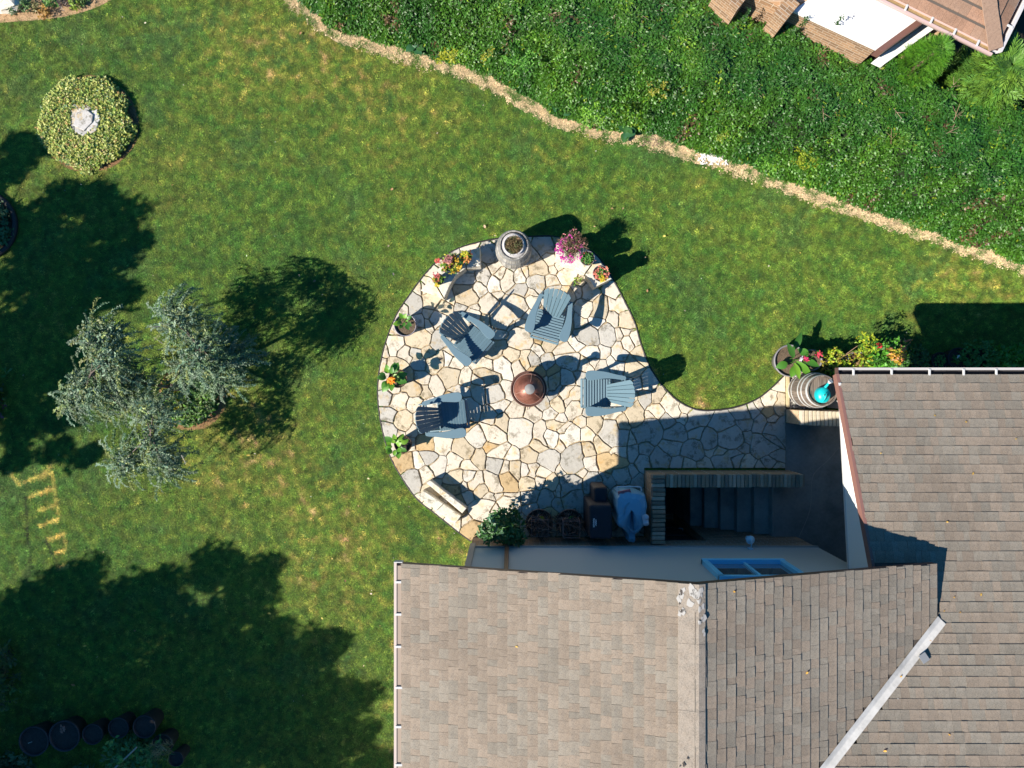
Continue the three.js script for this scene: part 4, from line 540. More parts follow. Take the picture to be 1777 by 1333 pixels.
  const u1 = new THREE.Vector3().crossVectors(n1, v1), u2 = new THREE.Vector3().crossVectors(n2, v2), rel = (p) => { const q = p.clone().sub(Cn); return [q.dot(d1), q.dot(d2)]; };
  const rng = (u, dd) => u.dot(dd) > 0 ? [-0.02, 3.2] : [-3.2, 0.02];
  shingles(Cn, u1, v1, n1, ...rng(u1, d1), 2.6, (p) => { const [x, y] = rel(p); return x > y + 0.03; }, R, l1, 0.2); shingles(Cn, u2, v2, n2, ...rng(u2, d2), 2.6, (p) => { const [x, y] = rel(p); return y > x + 0.03; }, R, l2, 0.2);
  layShingles([[r1, l1], [r2, l2]], [0.36, 0.225, 0.16]);
  const hipM = new THREE.MeshStandardMaterial({ color: lin(0.38, 0.25, 0.18), map: shingleMap, roughness: 0.95 }), hu = d1.clone().add(d2).setLength(1).setY(k / Math.SQRT2).normalize(), hs = d1.clone().sub(d2).normalize(), hn = new THREE.Vector3().crossVectors(hu, hs); if (hn.y < 0) { hs.multiplyScalar(-1); hn.multiplyScalar(-1); }
  for (let i = 0; i < 9; i++) { const s = 0.1 + 0.2 * i, p = Cn.clone().addScaledVector(hu, s).addScaledVector(hn, 0.016 + 0.003 * (i % 2)), m = part(nb, i ? `hip_tile_${String(i).padStart(3, '0')}` : 'hip_tile', rbox(0.24, 0.012, 0.23, 0, 0, 0, 0.004), hipM); m.quaternion.setFromRotationMatrix(new THREE.Matrix4().makeBasis(hs, hn, new THREE.Vector3().crossVectors(hs, hn))); m.position.copy(p); }
  const sand = new THREE.MeshStandardMaterial({ color: lin(0.42, 0.29, 0.14), map: soilMap, roughness: 1 }), gm = mat(0.58, 0.42, 0.40, 0.5), out1 = d2.clone().multiplyScalar(-1), out2 = d1.clone().multiplyScalar(-1);
  gutter(nb, Cn.clone().addScaledVector(d1, 4).setY(e - 0.01), Cn.clone().setY(e - 0.01), out1, gm, sand, [0.93, 0.83, 0.73, 0.62, 0.5], -0.02); gutter(nb, Cn.clone().setY(e - 0.01), Cn.clone().addScaledVector(d2, 4).setY(e - 0.01), out2, mat(0.55, 0.53, 0.55, 0.45), mat(0.08, 0.05, 0.05, 1), [0.1, 0.25, 0.4]);
  part(nb, 'wall', slab([Cn.clone().addScaledVector(d1, 0.5).addScaledVector(d2, 0.5), Cn.clone().addScaledVector(d1, 8).addScaledVector(d2, 0.5), Cn.clone().addScaledVector(d1, 8).addScaledVector(d2, 8), Cn.clone().addScaledVector(d1, 0.5).addScaledVector(d2, 8)], 0, e - 0.02), bm);
}
{
  const R = rnd(81);
  const spray = (seed, n, len, w) => { const S = rnd(seed), l = []; for (let i = 0; i < n; i++) { const t = i / n, lf = leafGeo(len * (0.5 + 0.6 * (1 - t)), w, 0.3, 0.1, 2); lf.rotateX(-0.3 + 0.5 * S()).rotateY((i % 2 ? 1 : -1) * (0.5 + 0.3 * S())).translate(0, 0.02 * Math.sin(t * 3), t * 0.2); l.push(bare(lf)); } l.push(bare(leafGeo(0.07, w, 0.3, 0.1, 2).translate(0, 0, 0.2))); return mergeGeometries(l); };
  const conifer = (label, base, top, r, n, colA, colB, geo, droop, s, taper) => {
    const t = thing('conifer', label, 'tree', base.clone()), axis = top.clone().sub(base), list = [];
    part(t, 'trunk', tube(V(0, 0, 0), axis.clone().multiplyScalar(0.9), 0.07, 0.02, 7), mat(0.14, 0.09, 0.06, 1));
    for (let i = 0; i < n; i++) { const y = Math.pow(R(), 0.9), a = R() * 6.283, rr = r * (taper ? Math.pow(1 - y, 0.62) : Math.sqrt(Math.max(0, 1 - Math.pow(Math.abs(y - 0.45) / 0.56, 2.4)))) * (0.72 + 0.35 * R()); const p = axis.clone().multiplyScalar(y).add(V(Math.cos(a) * rr, 0, Math.sin(a) * rr)); const q = new THREE.Quaternion().setFromEuler(new THREE.Euler(droop + (R() - 0.5) * 1.0, Math.PI / 2 - a + (R() - 0.5) * (taper ? 3.4 : 1.2), (R() - 0.5) * 0.9, 'YXZ')); list.push({ p, q, s: s * (0.7 + 0.6 * R()), c: jit(mixc(colA, colB, R()), R, 0.25) }); }
    scatter(t, 'crown', geo, leafMat, list, 'stuff'); return t;
  };
  conifer('rounded bright green cedar standing in the shade beside the white roof ledge', V(6.66, 0, -5.22), V(6.66, 2.45, -5.22), 0.32, 7000, [0.07, 0.23, 0.012], [0.12, 0.31, 0.014], spray(1, 10, 0.06, 0.018), -0.5, 0.36, false);
  conifer('feathery yellow-green juniper below the corner gutter of the neighbour house', V(8.05, 0, -5.05), V(8.0, 2.1, -5.1), 0.80, 1500, [0.07, 0.19, 0.03], [0.17, 0.33, 0.035], spray(2, 18, 0.10, 0.014), -0.25, 1.35, true);
  conifer('dark green conifer at the right edge behind the neighbour house corner', V(9.3, 0, -4.9), V(9.3, 2.2, -4.9), 0.6, 900, [0.02, 0.07, 0.015], [0.04, 0.11, 0.02], spray(3, 14, 0.09, 0.018), -0.4, 1.2, true);
  part(scene, 'soil', flat([P(1400, 70), P(1900, 200), P(1900, -120), P(1480, -100)], 0.02), mat(0.05, 0.04, 0.03, 1)).userData.kind = 'structure';
}

// ------------------------------------------------------------------ flower beds and the weeping tree
const soilM = new THREE.MeshStandardMaterial({ color: lin(0.16, 0.10, 0.06), map: soilMap, roughness: 1, bumpMap: rep(bumpMap, 3), bumpScale: 0.03 });
const disc = (c, r, y, R, wob = 0.02) => flat(Array.from({ length: 40 }, (_, i) => { const a = i / 40 * 6.283, q = r * (1 + wob * Math.sin(a * 3 + 1) + wob * 0.6 * Math.sin(a * 7)); return V(c.x + q * Math.cos(a), 0, c.z + q * Math.sin(a)); }), y);
{
  const R = rnd(91), c = bedRound.c;
  part(scene, 'flower_bed_soil', disc(c, bedRound.r + 0.03, 0.008, R), new THREE.MeshStandardMaterial({ color: lin(0.30, 0.165, 0.085), map: soilMap, roughness: 1 })).userData.kind = 'structure';
  const b = thing('round_flower_bed', 'round mound of variegated yellow-green ground cover in the lawn', 'flower bed', V(c.x, 0, c.z)), list = [];
  for (let i = 0; i < 5200; i++) { const a = R() * 6.283, r = 0.87 * Math.sqrt(R()) * (1 + 0.05 * Math.sin(a * 5) + 0.04 * Math.sin(a * 9)); if (r < 0.26) continue; const cx = -0.03, y = 0.03 + 0.115 * Math.sqrt(Math.max(0.02, 1 - Math.pow(r / 0.9, 4))) + 0.06 * (R() - 0.5); const k = R(), col = k < 0.5 ? [0.42, 0.46, 0.10] : k < 0.8 ? [0.22, 0.33, 0.05] : k < 0.88 ? [0.10, 0.20, 0.06] : k < 0.93 ? [0.5, 0.33, 0.12] : [0.58, 0.58, 0.24]; list.push({ p: V(r * Math.cos(a) + cx - 0.01, y, r * Math.sin(a)), s: 0.75 + 0.6 * R(), e: [(R() - 0.5) * 0.9, R() * 6.28, (R() - 0.5) * 0.9], c: jit(col, R, 0.25) }); }
  scatter(b, 'foliage', clusterGeo(rnd(17), 6, 0.045, 0.042, 0.027, 0.35), leafMat, list, 'stuff');
  const sm = [[0.52, 0.505, 0.49], [0.46, 0.45, 0.44], [0.57, 0.56, 0.55]].map((k) => new THREE.MeshStandardMaterial({ color: lin(...k), map: rep(stoneMap, 1), roughness: 0.9 }));
  [[-0.13, -0.11, 0.15, 0.20, 0.3], [0.02, -0.13, 0.17, 0.15, 1.2], [0.12, -0.03, 0.13, 0.19, 2.2], [-0.17, 0.06, 0.12, 0.20, 0.1], [-0.02, 0.11, 0.20, 0.17, 0.9], [0.14, 0.13, 0.08, 0.13, 2.6], [0.02, -0.02, 0.2, 0.16, 0.6]].forEach(([x, z, w, l, t], i) => {
    const pts = Array.from({ length: 6 }, (_, k) => { const a = k / 6 * 6.283 + 0.3 * R(); return V(w * (0.75 + 0.4 * R()) * Math.cos(a), 0, l * (0.75 + 0.4 * R()) * Math.sin(a)); });
    const m = part(scene, 'rock', slab(pts.map((q) => q.multiplyScalar(1.12)).reverse(), 0, 0.07, 0.012), sm[i % 3], V(c.x + x * 1.05, 0.09 + (i === 6 ? 0.065 : 0.018 * i % 0.05), c.z + z * 1.05), t); m.rotation.x = (R() - 0.5) * 0.2; tag(m, ['white rock at the upper left of the pile in the round bed', 'white rock at the top of the pile in the round bed', 'flat white rock at the right of the pile in the round bed', 'white rock at the lower left of the pile in the round bed', 'broad white rock at the bottom of the pile in the round bed', 'small white rock at the lower right of the pile in the round bed', 'topmost white rock lying across the pile in the round bed'][i], 'rock', 'rocks piled in the middle of the round bed');
  });
}
{ // bed in the corner with the white boulder
  const R = rnd(95), s = part(scene, 'corner_bed_soil', flat([...bedTop, V(-8, 0, -9), V(-11, 0, -9)], 0.008), new THREE.MeshStandardMaterial({ color: lin(0.50, 0.33, 0.19), map: soilMap, roughness: 1 })); s.userData.kind = 'structure';
  const g = new THREE.DodecahedronGeometry(0.24, 1), p = g.attributes.position; for (let i = 0; i < p.count; i++) { const k = 0.8 + 0.3 * N(p.getX(i) + 3, p.getZ(i) + p.getY(i), 0.2, 3); p.setXYZ(i, p.getX(i) * k * 1.5, p.getY(i) * k * 0.8, p.getZ(i) * k); } g.computeVertexNormals();
  tag(part(scene, 'boulder', g, new THREE.MeshStandardMaterial({ color: lin(0.72, 0.66, 0.58), map: stoneMap, roughness: 0.9 }), P(12, 5, 0.1).setY(0.08), 0.2), 'white boulder at the left end of the corner flower bed', 'boulder');
  const mix = [[[0.10, 0.2, 0.05], 'low grey-green plant', 46, 12], [[0.16, 0.16, 0.05], 'olive seedling', 70, 16], [[0.10, 0.24, 0.04], 'bushy green plant', 92, 8], [[0.2, 0.30, 0.02], 'yellow-green plant', 133, 12], [[0.09, 0.06, 0.05], 'withered brown plant', 118, 10], [[0.10, 0.19, 0.06], 'grey-green tuft', 28, 18], [[0.45, 0.24, 0.04], 'orange flowering plant', 82, 27], [[0.12, 0.22, 0.05], 'green sprig', 148, 6]];
  mix.forEach(([c, n, px, py]) => { const t = thing('bed_plant', `${n} in the corner bed by the white boulder`, 'plant', P(px, py, 0)), l = []; for (let i = 0; i < 26; i++) l.push({ p: V((R() + R() - 1) * 0.17, 0.03 + 0.13 * R(), (R() + R() - 1) * 0.13), s: 0.6 + 0.6 * R(), e: [R() - 0.5, R() * 6, R() - 0.5], c: jit(c, R, 0.35) }); scatter(t, 'foliage', clusterGeo(rnd(18), 5, 0.05, 0.06, 0.022, 0.5), leafMat, l, 'stuff'); });
}
{ // small bed under the tree, and the edged bed at the left border
  const R = rnd(97), c = bedTree.c; part(scene, 'tree_bed_soil', disc(c, bedTree.r + 0.03, 0.008, R), new THREE.MeshStandardMaterial({ color: lin(0.34, 0.20, 0.10), map: soilMap, roughness: 1 })).userData.kind = 'structure';
  const t = thing('ground_cover', 'yellow and green bedding plants filling the small bed under the weeping tree', 'plants', V(c.x, 0, c.z)), l = []; for (let i = 0; i < 700; i++) { const a = R() * 6.283, r = 0.53 * Math.sqrt(R()), x = r * Math.cos(a), z = r * Math.sin(a); const k = R(), col = x < -0.12 && z < 0.25 && k < 0.5 ? [0.48, 0.42, 0.03] : k < 0.5 ? [0.08, 0.2, 0.04] : k < 0.8 ? [0.14, 0.3, 0.03] : [0.2, 0.27, 0.1]; l.push({ p: V(x, 0.05 + 0.14 * R(), z), s: 0.7 + 0.6 * R(), e: [R() - 0.5, R() * 6, R() - 0.5], c: jit(col, R, 0.3) }); }
  scatter(t, 'foliage', clusterGeo(rnd(19), 6, 0.05, 0.06, 0.04, 0.35), leafMat, l, 'stuff');
  const d = bedLeft.c; part(scene, 'left_bed_soil', disc(d, bedLeft.r, 0.008, R, 0), soilM).userData.kind = 'structure';
  tag(part(scene, 'bed_edging', new THREE.TorusGeometry(bedLeft.r, 0.05, 8, 60).rotateX(Math.PI / 2).translate(d.x, 0.05, d.z), mat(0.03, 0.025, 0.025, 0.7)), 'dark round edging of the shaded bed at the left border', 'edging');
  [['shaded green plant filling the upper half of the round left bed', -12, 372, [0.05, 0.13, 0.04]], ['shaded grey-green plant in the lower half of the round left bed', -10, 412, [0.06, 0.17, 0.05]]].forEach(([lb, px, py, cc]) => { const t2 = thing('bed_plant', lb, 'plant', P(px, py, 0)), l2 = []; for (let i = 0; i < 150; i++) l2.push({ p: V((R() + R() - 1) * 0.42, 0.04 + 0.2 * R(), (R() + R() - 1) * 0.2), s: 0.7 + 0.6 * R(), e: [R() - 0.5, R() * 6, R() - 0.5], c: jit(cc, R, 0.35) }); scatter(t2, 'foliage', clusterGeo(rnd(20), 6, 0.06, 0.07, 0.035, 0.4), leafMat, l2, 'stuff'); });
}
{ // weeping tree with three drooping heads
  const R = rnd(111), t = thing('weeping_tree', 'weeping silver-green ornamental tree with three drooping heads over a small bed', 'tree', P(322, 672, 0)), o = t.position, bark = mat(0.15, 0.12, 0.10, 1);
  const twig = (seed) => { const S = rnd(seed), l = [], pts = [V(0, 0, 0), V(0, 0.03, 0.14), V(0, 0.0, 0.28), V(0, -0.09, 0.42), V(0, -0.20, 0.52)], cv = new THREE.CatmullRomCurve3(pts); l.push(bare(new THREE.TubeGeometry(cv, 6, 0.0035, 3))); for (let i = 0; i < 30; i++) { const k = 0.08 + 0.92 * i / 30, p = cv.getPoint(k), lf = leafGeo(0.038 + 0.02 * S(), 0.017 + 0.007 * S(), 0.3, 0.1, 2); lf.rotateX(-0.5 + 0.9 * S()).rotateZ((S() - 0.5)).rotateY((i % 2 ? 1 : -1) * (0.5 + 0.7 * S())); l.push(bare(lf.translate(p.x + (S() - 0.5) * 0.02, p.y + (S() - 0.5) * 0.02, p.z))); } return mergeGeometries(l); };
  const geos = [twig(1), twig(2), twig(3)], tiny = clusterGeo(rnd(43), 6, 0.055, 0.042, 0.021, 0.45);
  const heads = [[[158, 648, 1.75], [[168, 585, 1.75, 0.36], [150, 668, 1.65, 0.38], [215, 655, 1.3, 0.30], [130, 690, 1.3, 0.26], [185, 625, 1.85, 0.3], [205, 700, 1.0, 0.22]], 520], [[345, 600, 1.85], [[310, 565, 1.75, 0.34], [350, 615, 1.85, 0.40], [385, 640, 1.5, 0.34], [300, 545, 1.5, 0.2], [325, 640, 1.5, 0.25], [400, 612, 1.3, 0.22]], 520], [[262, 752, 1.5], [[215, 800, 1.35, 0.28], [265, 720, 1.55, 0.28], [282, 808, 1.3, 0.30], [245, 700, 1.35, 0.22], [260, 775, 1.5, 0.2]], 380]];
  const fork = V(0, 0.55, 0); part(t, 'trunk', merge([path([V(0, 0, 0), V(0.03, 0.25, 0.01), V(0, 0.6, 0)], 0.06, 10, 8), ...heads.map(([c]) => { const e = P(...c).sub(o); return path([fork, fork.clone().lerp(e, 0.4).add(V(0, 0.12, 0)), e.clone().add(V(0, -0.1, 0))], 0.032, 14, 6); })]), bark);
  heads.forEach(([c, bl, n], hi) => {
    const crown = part(t, hi ? `crown_${String(hi).padStart(3, '0')}` : 'crown', merge(bl.map((b) => tube(P(...c).sub(o), P(b[0], b[1], b[2]).sub(o), 0.014, 0.006, 5))), bark);
    const lists = [[], [], []];
    bl.forEach((b) => { const q = P(b[0], b[1], b[2]).sub(o); for (let i = 0; i < 0.5 * n / bl.length; i++) { const a = R() * 6.283, r = b[3] * Math.sqrt(R()) * 0.85, p = V(q.x + r * Math.cos(a), q.y + 0.14 * (R() - 0.3) - r * 0.25, q.z + r * Math.sin(a)); const q2 = new THREE.Quaternion().setFromEuler(new THREE.Euler(0.05 + 0.6 * R(), Math.PI / 2 - a + (R() - 0.5) * 2.0, (R() - 0.5) * 1.0, 'YXZ')); const k = R(), col = k < 0.62 ? [0.13, 0.215, 0.125] : k < 0.85 ? [0.08, 0.15, 0.05] : [0.20, 0.25, 0.05]; lists[Math.floor(R() * 3)].push({ p, q: q2, s: 0.55 + 0.5 * R(), c: jit(col, R, 0.4) }); } });
    const fol = []; bl.forEach((b) => { const q = P(b[0], b[1], b[2]).sub(o); for (let i = 0; i < 900 * b[3] * b[3] / 0.13 * 0.42; i++) { const p = blobPoint(R, { x: q.x, y: q.y - 0.14, z: q.z, rx: b[3] * 1.05, ry: 0.30, rz: b[3] * 1.05 }, 0.25), k = R(), col = k < 0.6 ? [0.145, 0.24, 0.145] : k < 0.85 ? [0.065, 0.13, 0.045] : [0.24, 0.31, 0.10]; fol.push({ p, s: 0.7 + 0.6 * R(), e: [R() - 0.5, R() * 6.283, R() - 0.5], c: jit(col, R, 0.45) }); } }); scatter(crown, 'foliage', tiny, leafMat, fol, 'stuff');
    lists.forEach((l, k) => scatter(crown, k ? `twigs_${String(k).padStart(3, '0')}` : 'twigs', geos[k], leafMat, l, 'stuff'));
  });
  part(t, 'bare_branch', merge([tube(P(282, 566, 1.7).sub(o), P(258, 568, 1.8).sub(o), 0.008, 0.003, 4), tube(P(282, 596, 1.7).sub(o), P(266, 585, 1.8).sub(o), 0.006, 0.003, 4), tube(P(290, 603, 1.7).sub(o), P(274, 607, 1.8).sub(o), 0.006, 0.003, 4), tube(P(315, 790, 1.4).sub(o), P(323, 806, 1.45).sub(o), 0.006, 0.003, 4)]), mat(0.45, 0.40, 0.38, 0.9));
}
// ------------------------------------------------------------------ chairs
const paint = new THREE.MeshStandardMaterial({ color: lin(0.105, 0.178, 0.225), roughness: 0.55, bumpMap: bumpMap, bumpScale: 0.001 }), paint2 = new THREE.MeshStandardMaterial({ color: lin(0.118, 0.195, 0.245), roughness: 0.5, bumpMap: bumpMap, bumpScale: 0.001 });
function ext(pts, th, bevel = 0.004, curve = true) { const s = new THREE.Shape(pts.map((p) => new THREE.Vector2(p[0], p[1]))); return new THREE.ExtrudeGeometry(s, { depth: th - 2 * bevel, bevelEnabled: true, bevelSize: bevel, bevelThickness: bevel, bevelOffset: -bevel, bevelSegments: 1 }).translate(0, 0, bevel); }
const armPts = (() => { const out = [[0.30, -0.35], [0.315, -0.33], [0.345, -0.18], [0.39, 0.0], [0.412, 0.16], [0.414, 0.30], [0.40, 0.358], [0.36, 0.382], [0.29, 0.382], [0.25, 0.352], [0.237, 0.29], [0.25, 0.17], [0.268, 0.05], [0.268, -0.10], [0.248, -0.25], [0.24, -0.33], [0.25, -0.35]]; return smooth(out.map((p) => V(p[0], p[1], 0)), 60, true).map((p) => [p.x, p.y]); })();
function makeChair(label) {
  const t = thing('adirondack_chair', label, 'garden chair');
  const seatY = (z) => z > 0.38 ? 0.365 - (z - 0.38) * 0.9 : 0.365 - (0.38 - z) * 0.2;
  let i = 0; for (let z = 0.43; z > -0.1; z -= 0.0515) { const m = part(t, i ? `seat_slat_${String(i).padStart(3, '0')}` : 'seat_slat', rbox(0.52, 0.018, 0.0495, 0, 0, 0, 0.004), i % 3 ? paint : paint2, V(0, seatY(z), z)); m.rotation.x = z > 0.38 ? 0.73 : -0.2 * -1; i++; }
  // fan of six back slats leaning backwards
  const lean = 0.54, basis = new THREE.Matrix4().makeRotationX(-lean).setPosition(0, 0.27, -0.045);
  for (let k = 0; k < 6; k++) {
    const f = k - 2.5, x0 = f * 0.053, x1 = f * 0.083, w0 = 0.0235, w1 = 0.0385, top = 0.79 - 0.011 * f * f, slope = -0.022 * f;
    const pts = [[x0 - w0, 0], [x0 + w0, 0], [x1 + w1, top + slope * 0.8 - 0.004 * Math.abs(f)], [x1 + w1 * 0.5, top + slope * 0.45 + 0.006], [x1, top + 0.009], [x1 - w1 * 0.5, top - slope * 0.45 + 0.006], [x1 - w1, top - slope * 0.8 - 0.004 * Math.abs(f)]];
    part(t, k ? `back_slat_${String(k).padStart(3, '0')}` : 'back_slat', ext(pts, 0.019).applyMatrix4(basis), k % 2 ? paint : paint2);
  }
  part(t, 'back_rail', merge([rbox(0.44, 0.05, 0.022, 0, 0.06, -0.016, 0.004).applyMatrix4(basis), rbox(0.50, 0.045, 0.022, 0, 0.5, -0.016, 0.004).applyMatrix4(basis)]), paint);
  part(t, 'rear_arm_rail', rbox(0.58, 0.05, 0.03, 0, 0.533, -0.29, 0.005), paint);
  for (const s of [-1, 1]) {
    const g = ext(armPts, 0.022, 0.005).rotateX(Math.PI / 2); const m = part(t, 'armrest', g, paint2, V(0, 0.578, 0)); if (s < 0) { const p = g.attributes.position.array; for (let j = 0; j < p.length; j += 3) p[j] = -p[j]; for (let j = 0; j < p.length; j += 9) for (let q = 0; q < 3; q++) { const a = p[j + 3 + q]; p[j + 3 + q] = p[j + 6 + q]; p[j + 6 + q] = a; } g.computeVertexNormals(); }
    part(t, 'front_leg', rbox(0.024, 0.545, 0.1, s * 0.285, 0.2725, 0.30, 0.005), paint);
    part(t, 'arm_bracket', ext([[0, 0], [0.075, 0.14], [0, 0.14]], 0.02, 0.003).translate(0, 0, -0.01).rotateY(s > 0 ? 0 : Math.PI).translate(s * 0.297, 0.405, 0.30), paint);
    const rail = ext([[0.44, 0.25], [0.445, 0.345], [0.38, 0.352], [-0.10, 0.258], [-0.47, 0.06], [-0.50, 0.0], [-0.40, 0.0], [-0.1, 0.16]], 0.024, 0.004).rotateY(-Math.PI / 2).translate(s * 0.26 + 0.012, 0, 0);
    part(t, 'side_rail', rail, paint);
  }
  return t;
}
const chairs = [[-1.252, 0.596, 0.993, -0.118, 'grey-blue slatted chair nearest the stone bench, facing the fire pit from the lower left'], [-0.837, -0.857, 0.758, 0.652, 'grey-blue slatted chair between the left pots and the barrel planter, back in shade'], [0.712, -1.228, -0.266, 0.964, 'grey-blue slatted chair below the pots of flowers, facing down towards the fire pit'], [1.72, 0.17, -1, 0.0, 'grey-blue slatted chair at the lawn edge right of the fire pit, facing left']];
const chair0 = makeChair(chairs[0][4]);
chairs.forEach(([x, z, dx, dz, lb], i) => { let c = chair0; if (i) { c = chair0.clone(); c.name = numbered('adirondack_chair'); scene.add(c); } c.position.set(x, 0.035, z); c.rotation.set(0, Math.atan2(dx, dz), 0); c.userData = { label: lb, category: 'garden chair', group: 'slatted garden chairs round the fire pit' }; });

// ------------------------------------------------------------------ fire pit
{
  const t = thing('fire_pit', 'rusty brown domed fire pit with a short capped chimney amid the chairs', 'fire pit', P(916.5, 674.8, 0).setY(0.035));
  const rustMap = tex(256, 256, (u, v) => { const k = sstep(tn(u, v, 5, 1) + 0.5 * tn(u, v, 14, 2), -0.3, 0.5), g = 0.9 + 0.3 * tn(u, v, 40, 3); return mixc([0.9 * g, 0.42 * g, 0.30 * g], [0.5 * g, 0.2 * g, 0.13 * g], k); });
  const rust = new THREE.MeshStandardMaterial({ color: lin(0.34, 0.30, 0.30), map: rustMap, roughness: 0.42, metalness: 0.35 }), dark = mat(0.10, 0.045, 0.035, 0.7), L = (p) => new THREE.LatheGeometry(p.map(([x, y]) => new THREE.Vector2(x, y)), 40);
  const bowl = part(t, 'bowl', L([[0.02, 0.16], [0.16, 0.18], [0.25, 0.27], [0.31, 0.34], [0.335, 0.345], [0.335, 0.36], [0.30, 0.36], [0.23, 0.28], [0.1, 0.21], [0, 0.2]]), dark);
  for (let k = 0; k < 3; k++) { const a = k * 2.094 + 0.4; part(t, 'leg', path([V(0.2 * Math.cos(a), 0.24, 0.2 * Math.sin(a)), V(0.25 * Math.cos(a), 0.12, 0.25 * Math.sin(a)), V(0.27 * Math.cos(a), 0.0, 0.27 * Math.sin(a))], 0.014, 8, 6), dark); }
  const bars = []; for (let k = 0; k < 30; k++) { const a = k * 0.2094; bars.push(tube(V(0.272 * Math.cos(a), 0.35, 0.272 * Math.sin(a)), V(0.262 * Math.cos(a), 0.60, 0.262 * Math.sin(a)), 0.004, 0.004, 4)); } for (let j = 0; j < 6; j++) bars.push(new THREE.TorusGeometry(0.27, 0.004, 4, 40).rotateX(Math.PI / 2).translate(0, 0.38 + 0.04 * j, 0));
  part(t, 'mesh_screen', merge(bars), dark);
  part(t, 'dome', L([[0.283, 0.595], [0.284, 0.612], [0.272, 0.622], [0.262, 0.618], [0.25, 0.64], [0.20, 0.71], [0.13, 0.77], [0.07, 0.80], [0.062, 0.80], [0.12, 0.76], [0.19, 0.70], [0.24, 0.63]]), rust);
  part(t, 'rim', new THREE.TorusGeometry(0.277, 0.009, 6, 44).rotateX(Math.PI / 2).translate(0, 0.618, 0), mat(0.33, 0.20, 0.16, 0.4, { metalness: 0.3 }));
  part(t, 'chimney', L([[0.058, 0.79], [0.055, 1.06], [0.05, 1.06], [0.052, 0.79]]), dark); part(t, 'chimney_cap', L([[0, 1.125], [0.03, 1.122], [0.088, 1.10], [0.09, 1.092], [0.03, 1.10], [0, 1.1]]), mat(0.24, 0.235, 0.23, 0.75)); part(t, 'cap_strut', merge([0, 1, 2].map((k) => tube(V(0.052 * Math.cos(k * 2.1), 1.05, 0.052 * Math.sin(k * 2.1)), V(0.06 * Math.cos(k * 2.1), 1.11, 0.06 * Math.sin(k * 2.1)), 0.005, 0.005, 4))), dark);
  part(t, 'dome_strap', merge([0.7, 2.8, 4.9].map((a) => path([V(0.27 * Math.cos(a), 0.628, 0.27 * Math.sin(a)), V(0.2 * Math.cos(a), 0.722, 0.2 * Math.sin(a)), V(0.13 * Math.cos(a), 0.778, 0.13 * Math.sin(a))], 0.004, 8, 4))), mat(0.42, 0.24, 0.19, 0.5));
  part(t, 'poker', tube(V(-0.02, 0.10, 0.28), V(-0.01, 0.02, 0.40), 0.008, 0.006, 5), dark);
}

// ------------------------------------------------------------------ stone seat walls and bench
const blockM = [0, 1, 2].map((k) => new THREE.MeshStandardMaterial({ color: lin(0.70 - 0.02 * k, 0.66 - 0.02 * k, 0.58 - 0.03 * k), map: rep(stoneMap, 0.7), roughness: 0.9, bumpMap: bumpMap, bumpScale: 0.006 }));
function blocks(name, label, cat, list) { const c = V(0, 0, 0); list[0].p.forEach((p) => c.add(p)); c.multiplyScalar(1 / list[0].p.length).setY(0.03); const t = thing(name, label, cat, c); list.forEach(({ p, y0, y1, m = 0 }, i) => { const pts = p.map((q) => V(q.x - c.x, 0, q.z - c.z)); let a = 0; pts.forEach((q, k) => { const r = pts[(k + 1) % pts.length]; a += q.x * r.z - r.x * q.z; }); if (a > 0) pts.reverse(); part(t, 'block', slab(pts, y0, y1, 0.012), blockM[m]); }); return t; }
const WH1 = 0.42;
blocks('seat_wall', 'curved white stone seat wall at the upper left of the patio carrying three pots', 'stone wall', [
  { p: pl([750, 480, 760, 467, 784, 445, 803, 437, 808, 465, 789, 480, 780, 496, 771, 517], WH1 + 0.03), y0: 0, y1: WH1, m: 1 }, { p: pl([805, 436.5, 820, 432.5, 833, 429.5, 833.5, 461.5, 810, 465], WH1 + 0.03), y0: 0, y1: WH1 }, { p: pl([730, 504, 748, 482, 770, 519, 766, 517.5], 0.12), y0: 0, y1: 0.1, m: 2 }]);
blocks('seat_wall', 'white stone seat wall of two blocks at the upper right of the patio carrying potted flowers', 'stone wall', [
  { p: pl([966, 421, 982, 417, 1000, 420, 1018, 434, 1036, 451, 1027, 458, 1015.5, 474, 998, 464, 981, 458, 966, 449], WH1 + 0.03), y0: 0, y1: WH1 }, { p: pl([1017, 475, 1028.5, 459, 1043, 456.5, 1061.5, 484, 1032, 499], WH1 + 0.05), y0: 0, y1: WH1 + 0.03, m: 1 }]);
{
  const y = 0.24, E0 = (l, h) => pl(l.flatMap(([x, z]) => [680 + x / 5.923, 770 + z / 5.923]), h);
  blocks('stone_bench', 'pale stone bench of two parallel slabs at the lower left edge of the patio', 'bench', [
    { p: E0([[352, 402], [395, 376], [768, 664], [724, 718]], y + 0.03), y0: 0.0, y1: y }, { p: E0([[268, 540], [322, 482], [530, 618], [458, 690]], y - 0.02), y0: 0, y1: y - 0.05, m: 1 }, { p: E0([[462, 692], [534, 621], [712, 742], [652, 824]], y - 0.02), y0: 0, y1: y - 0.05, m: 2 }]);
}

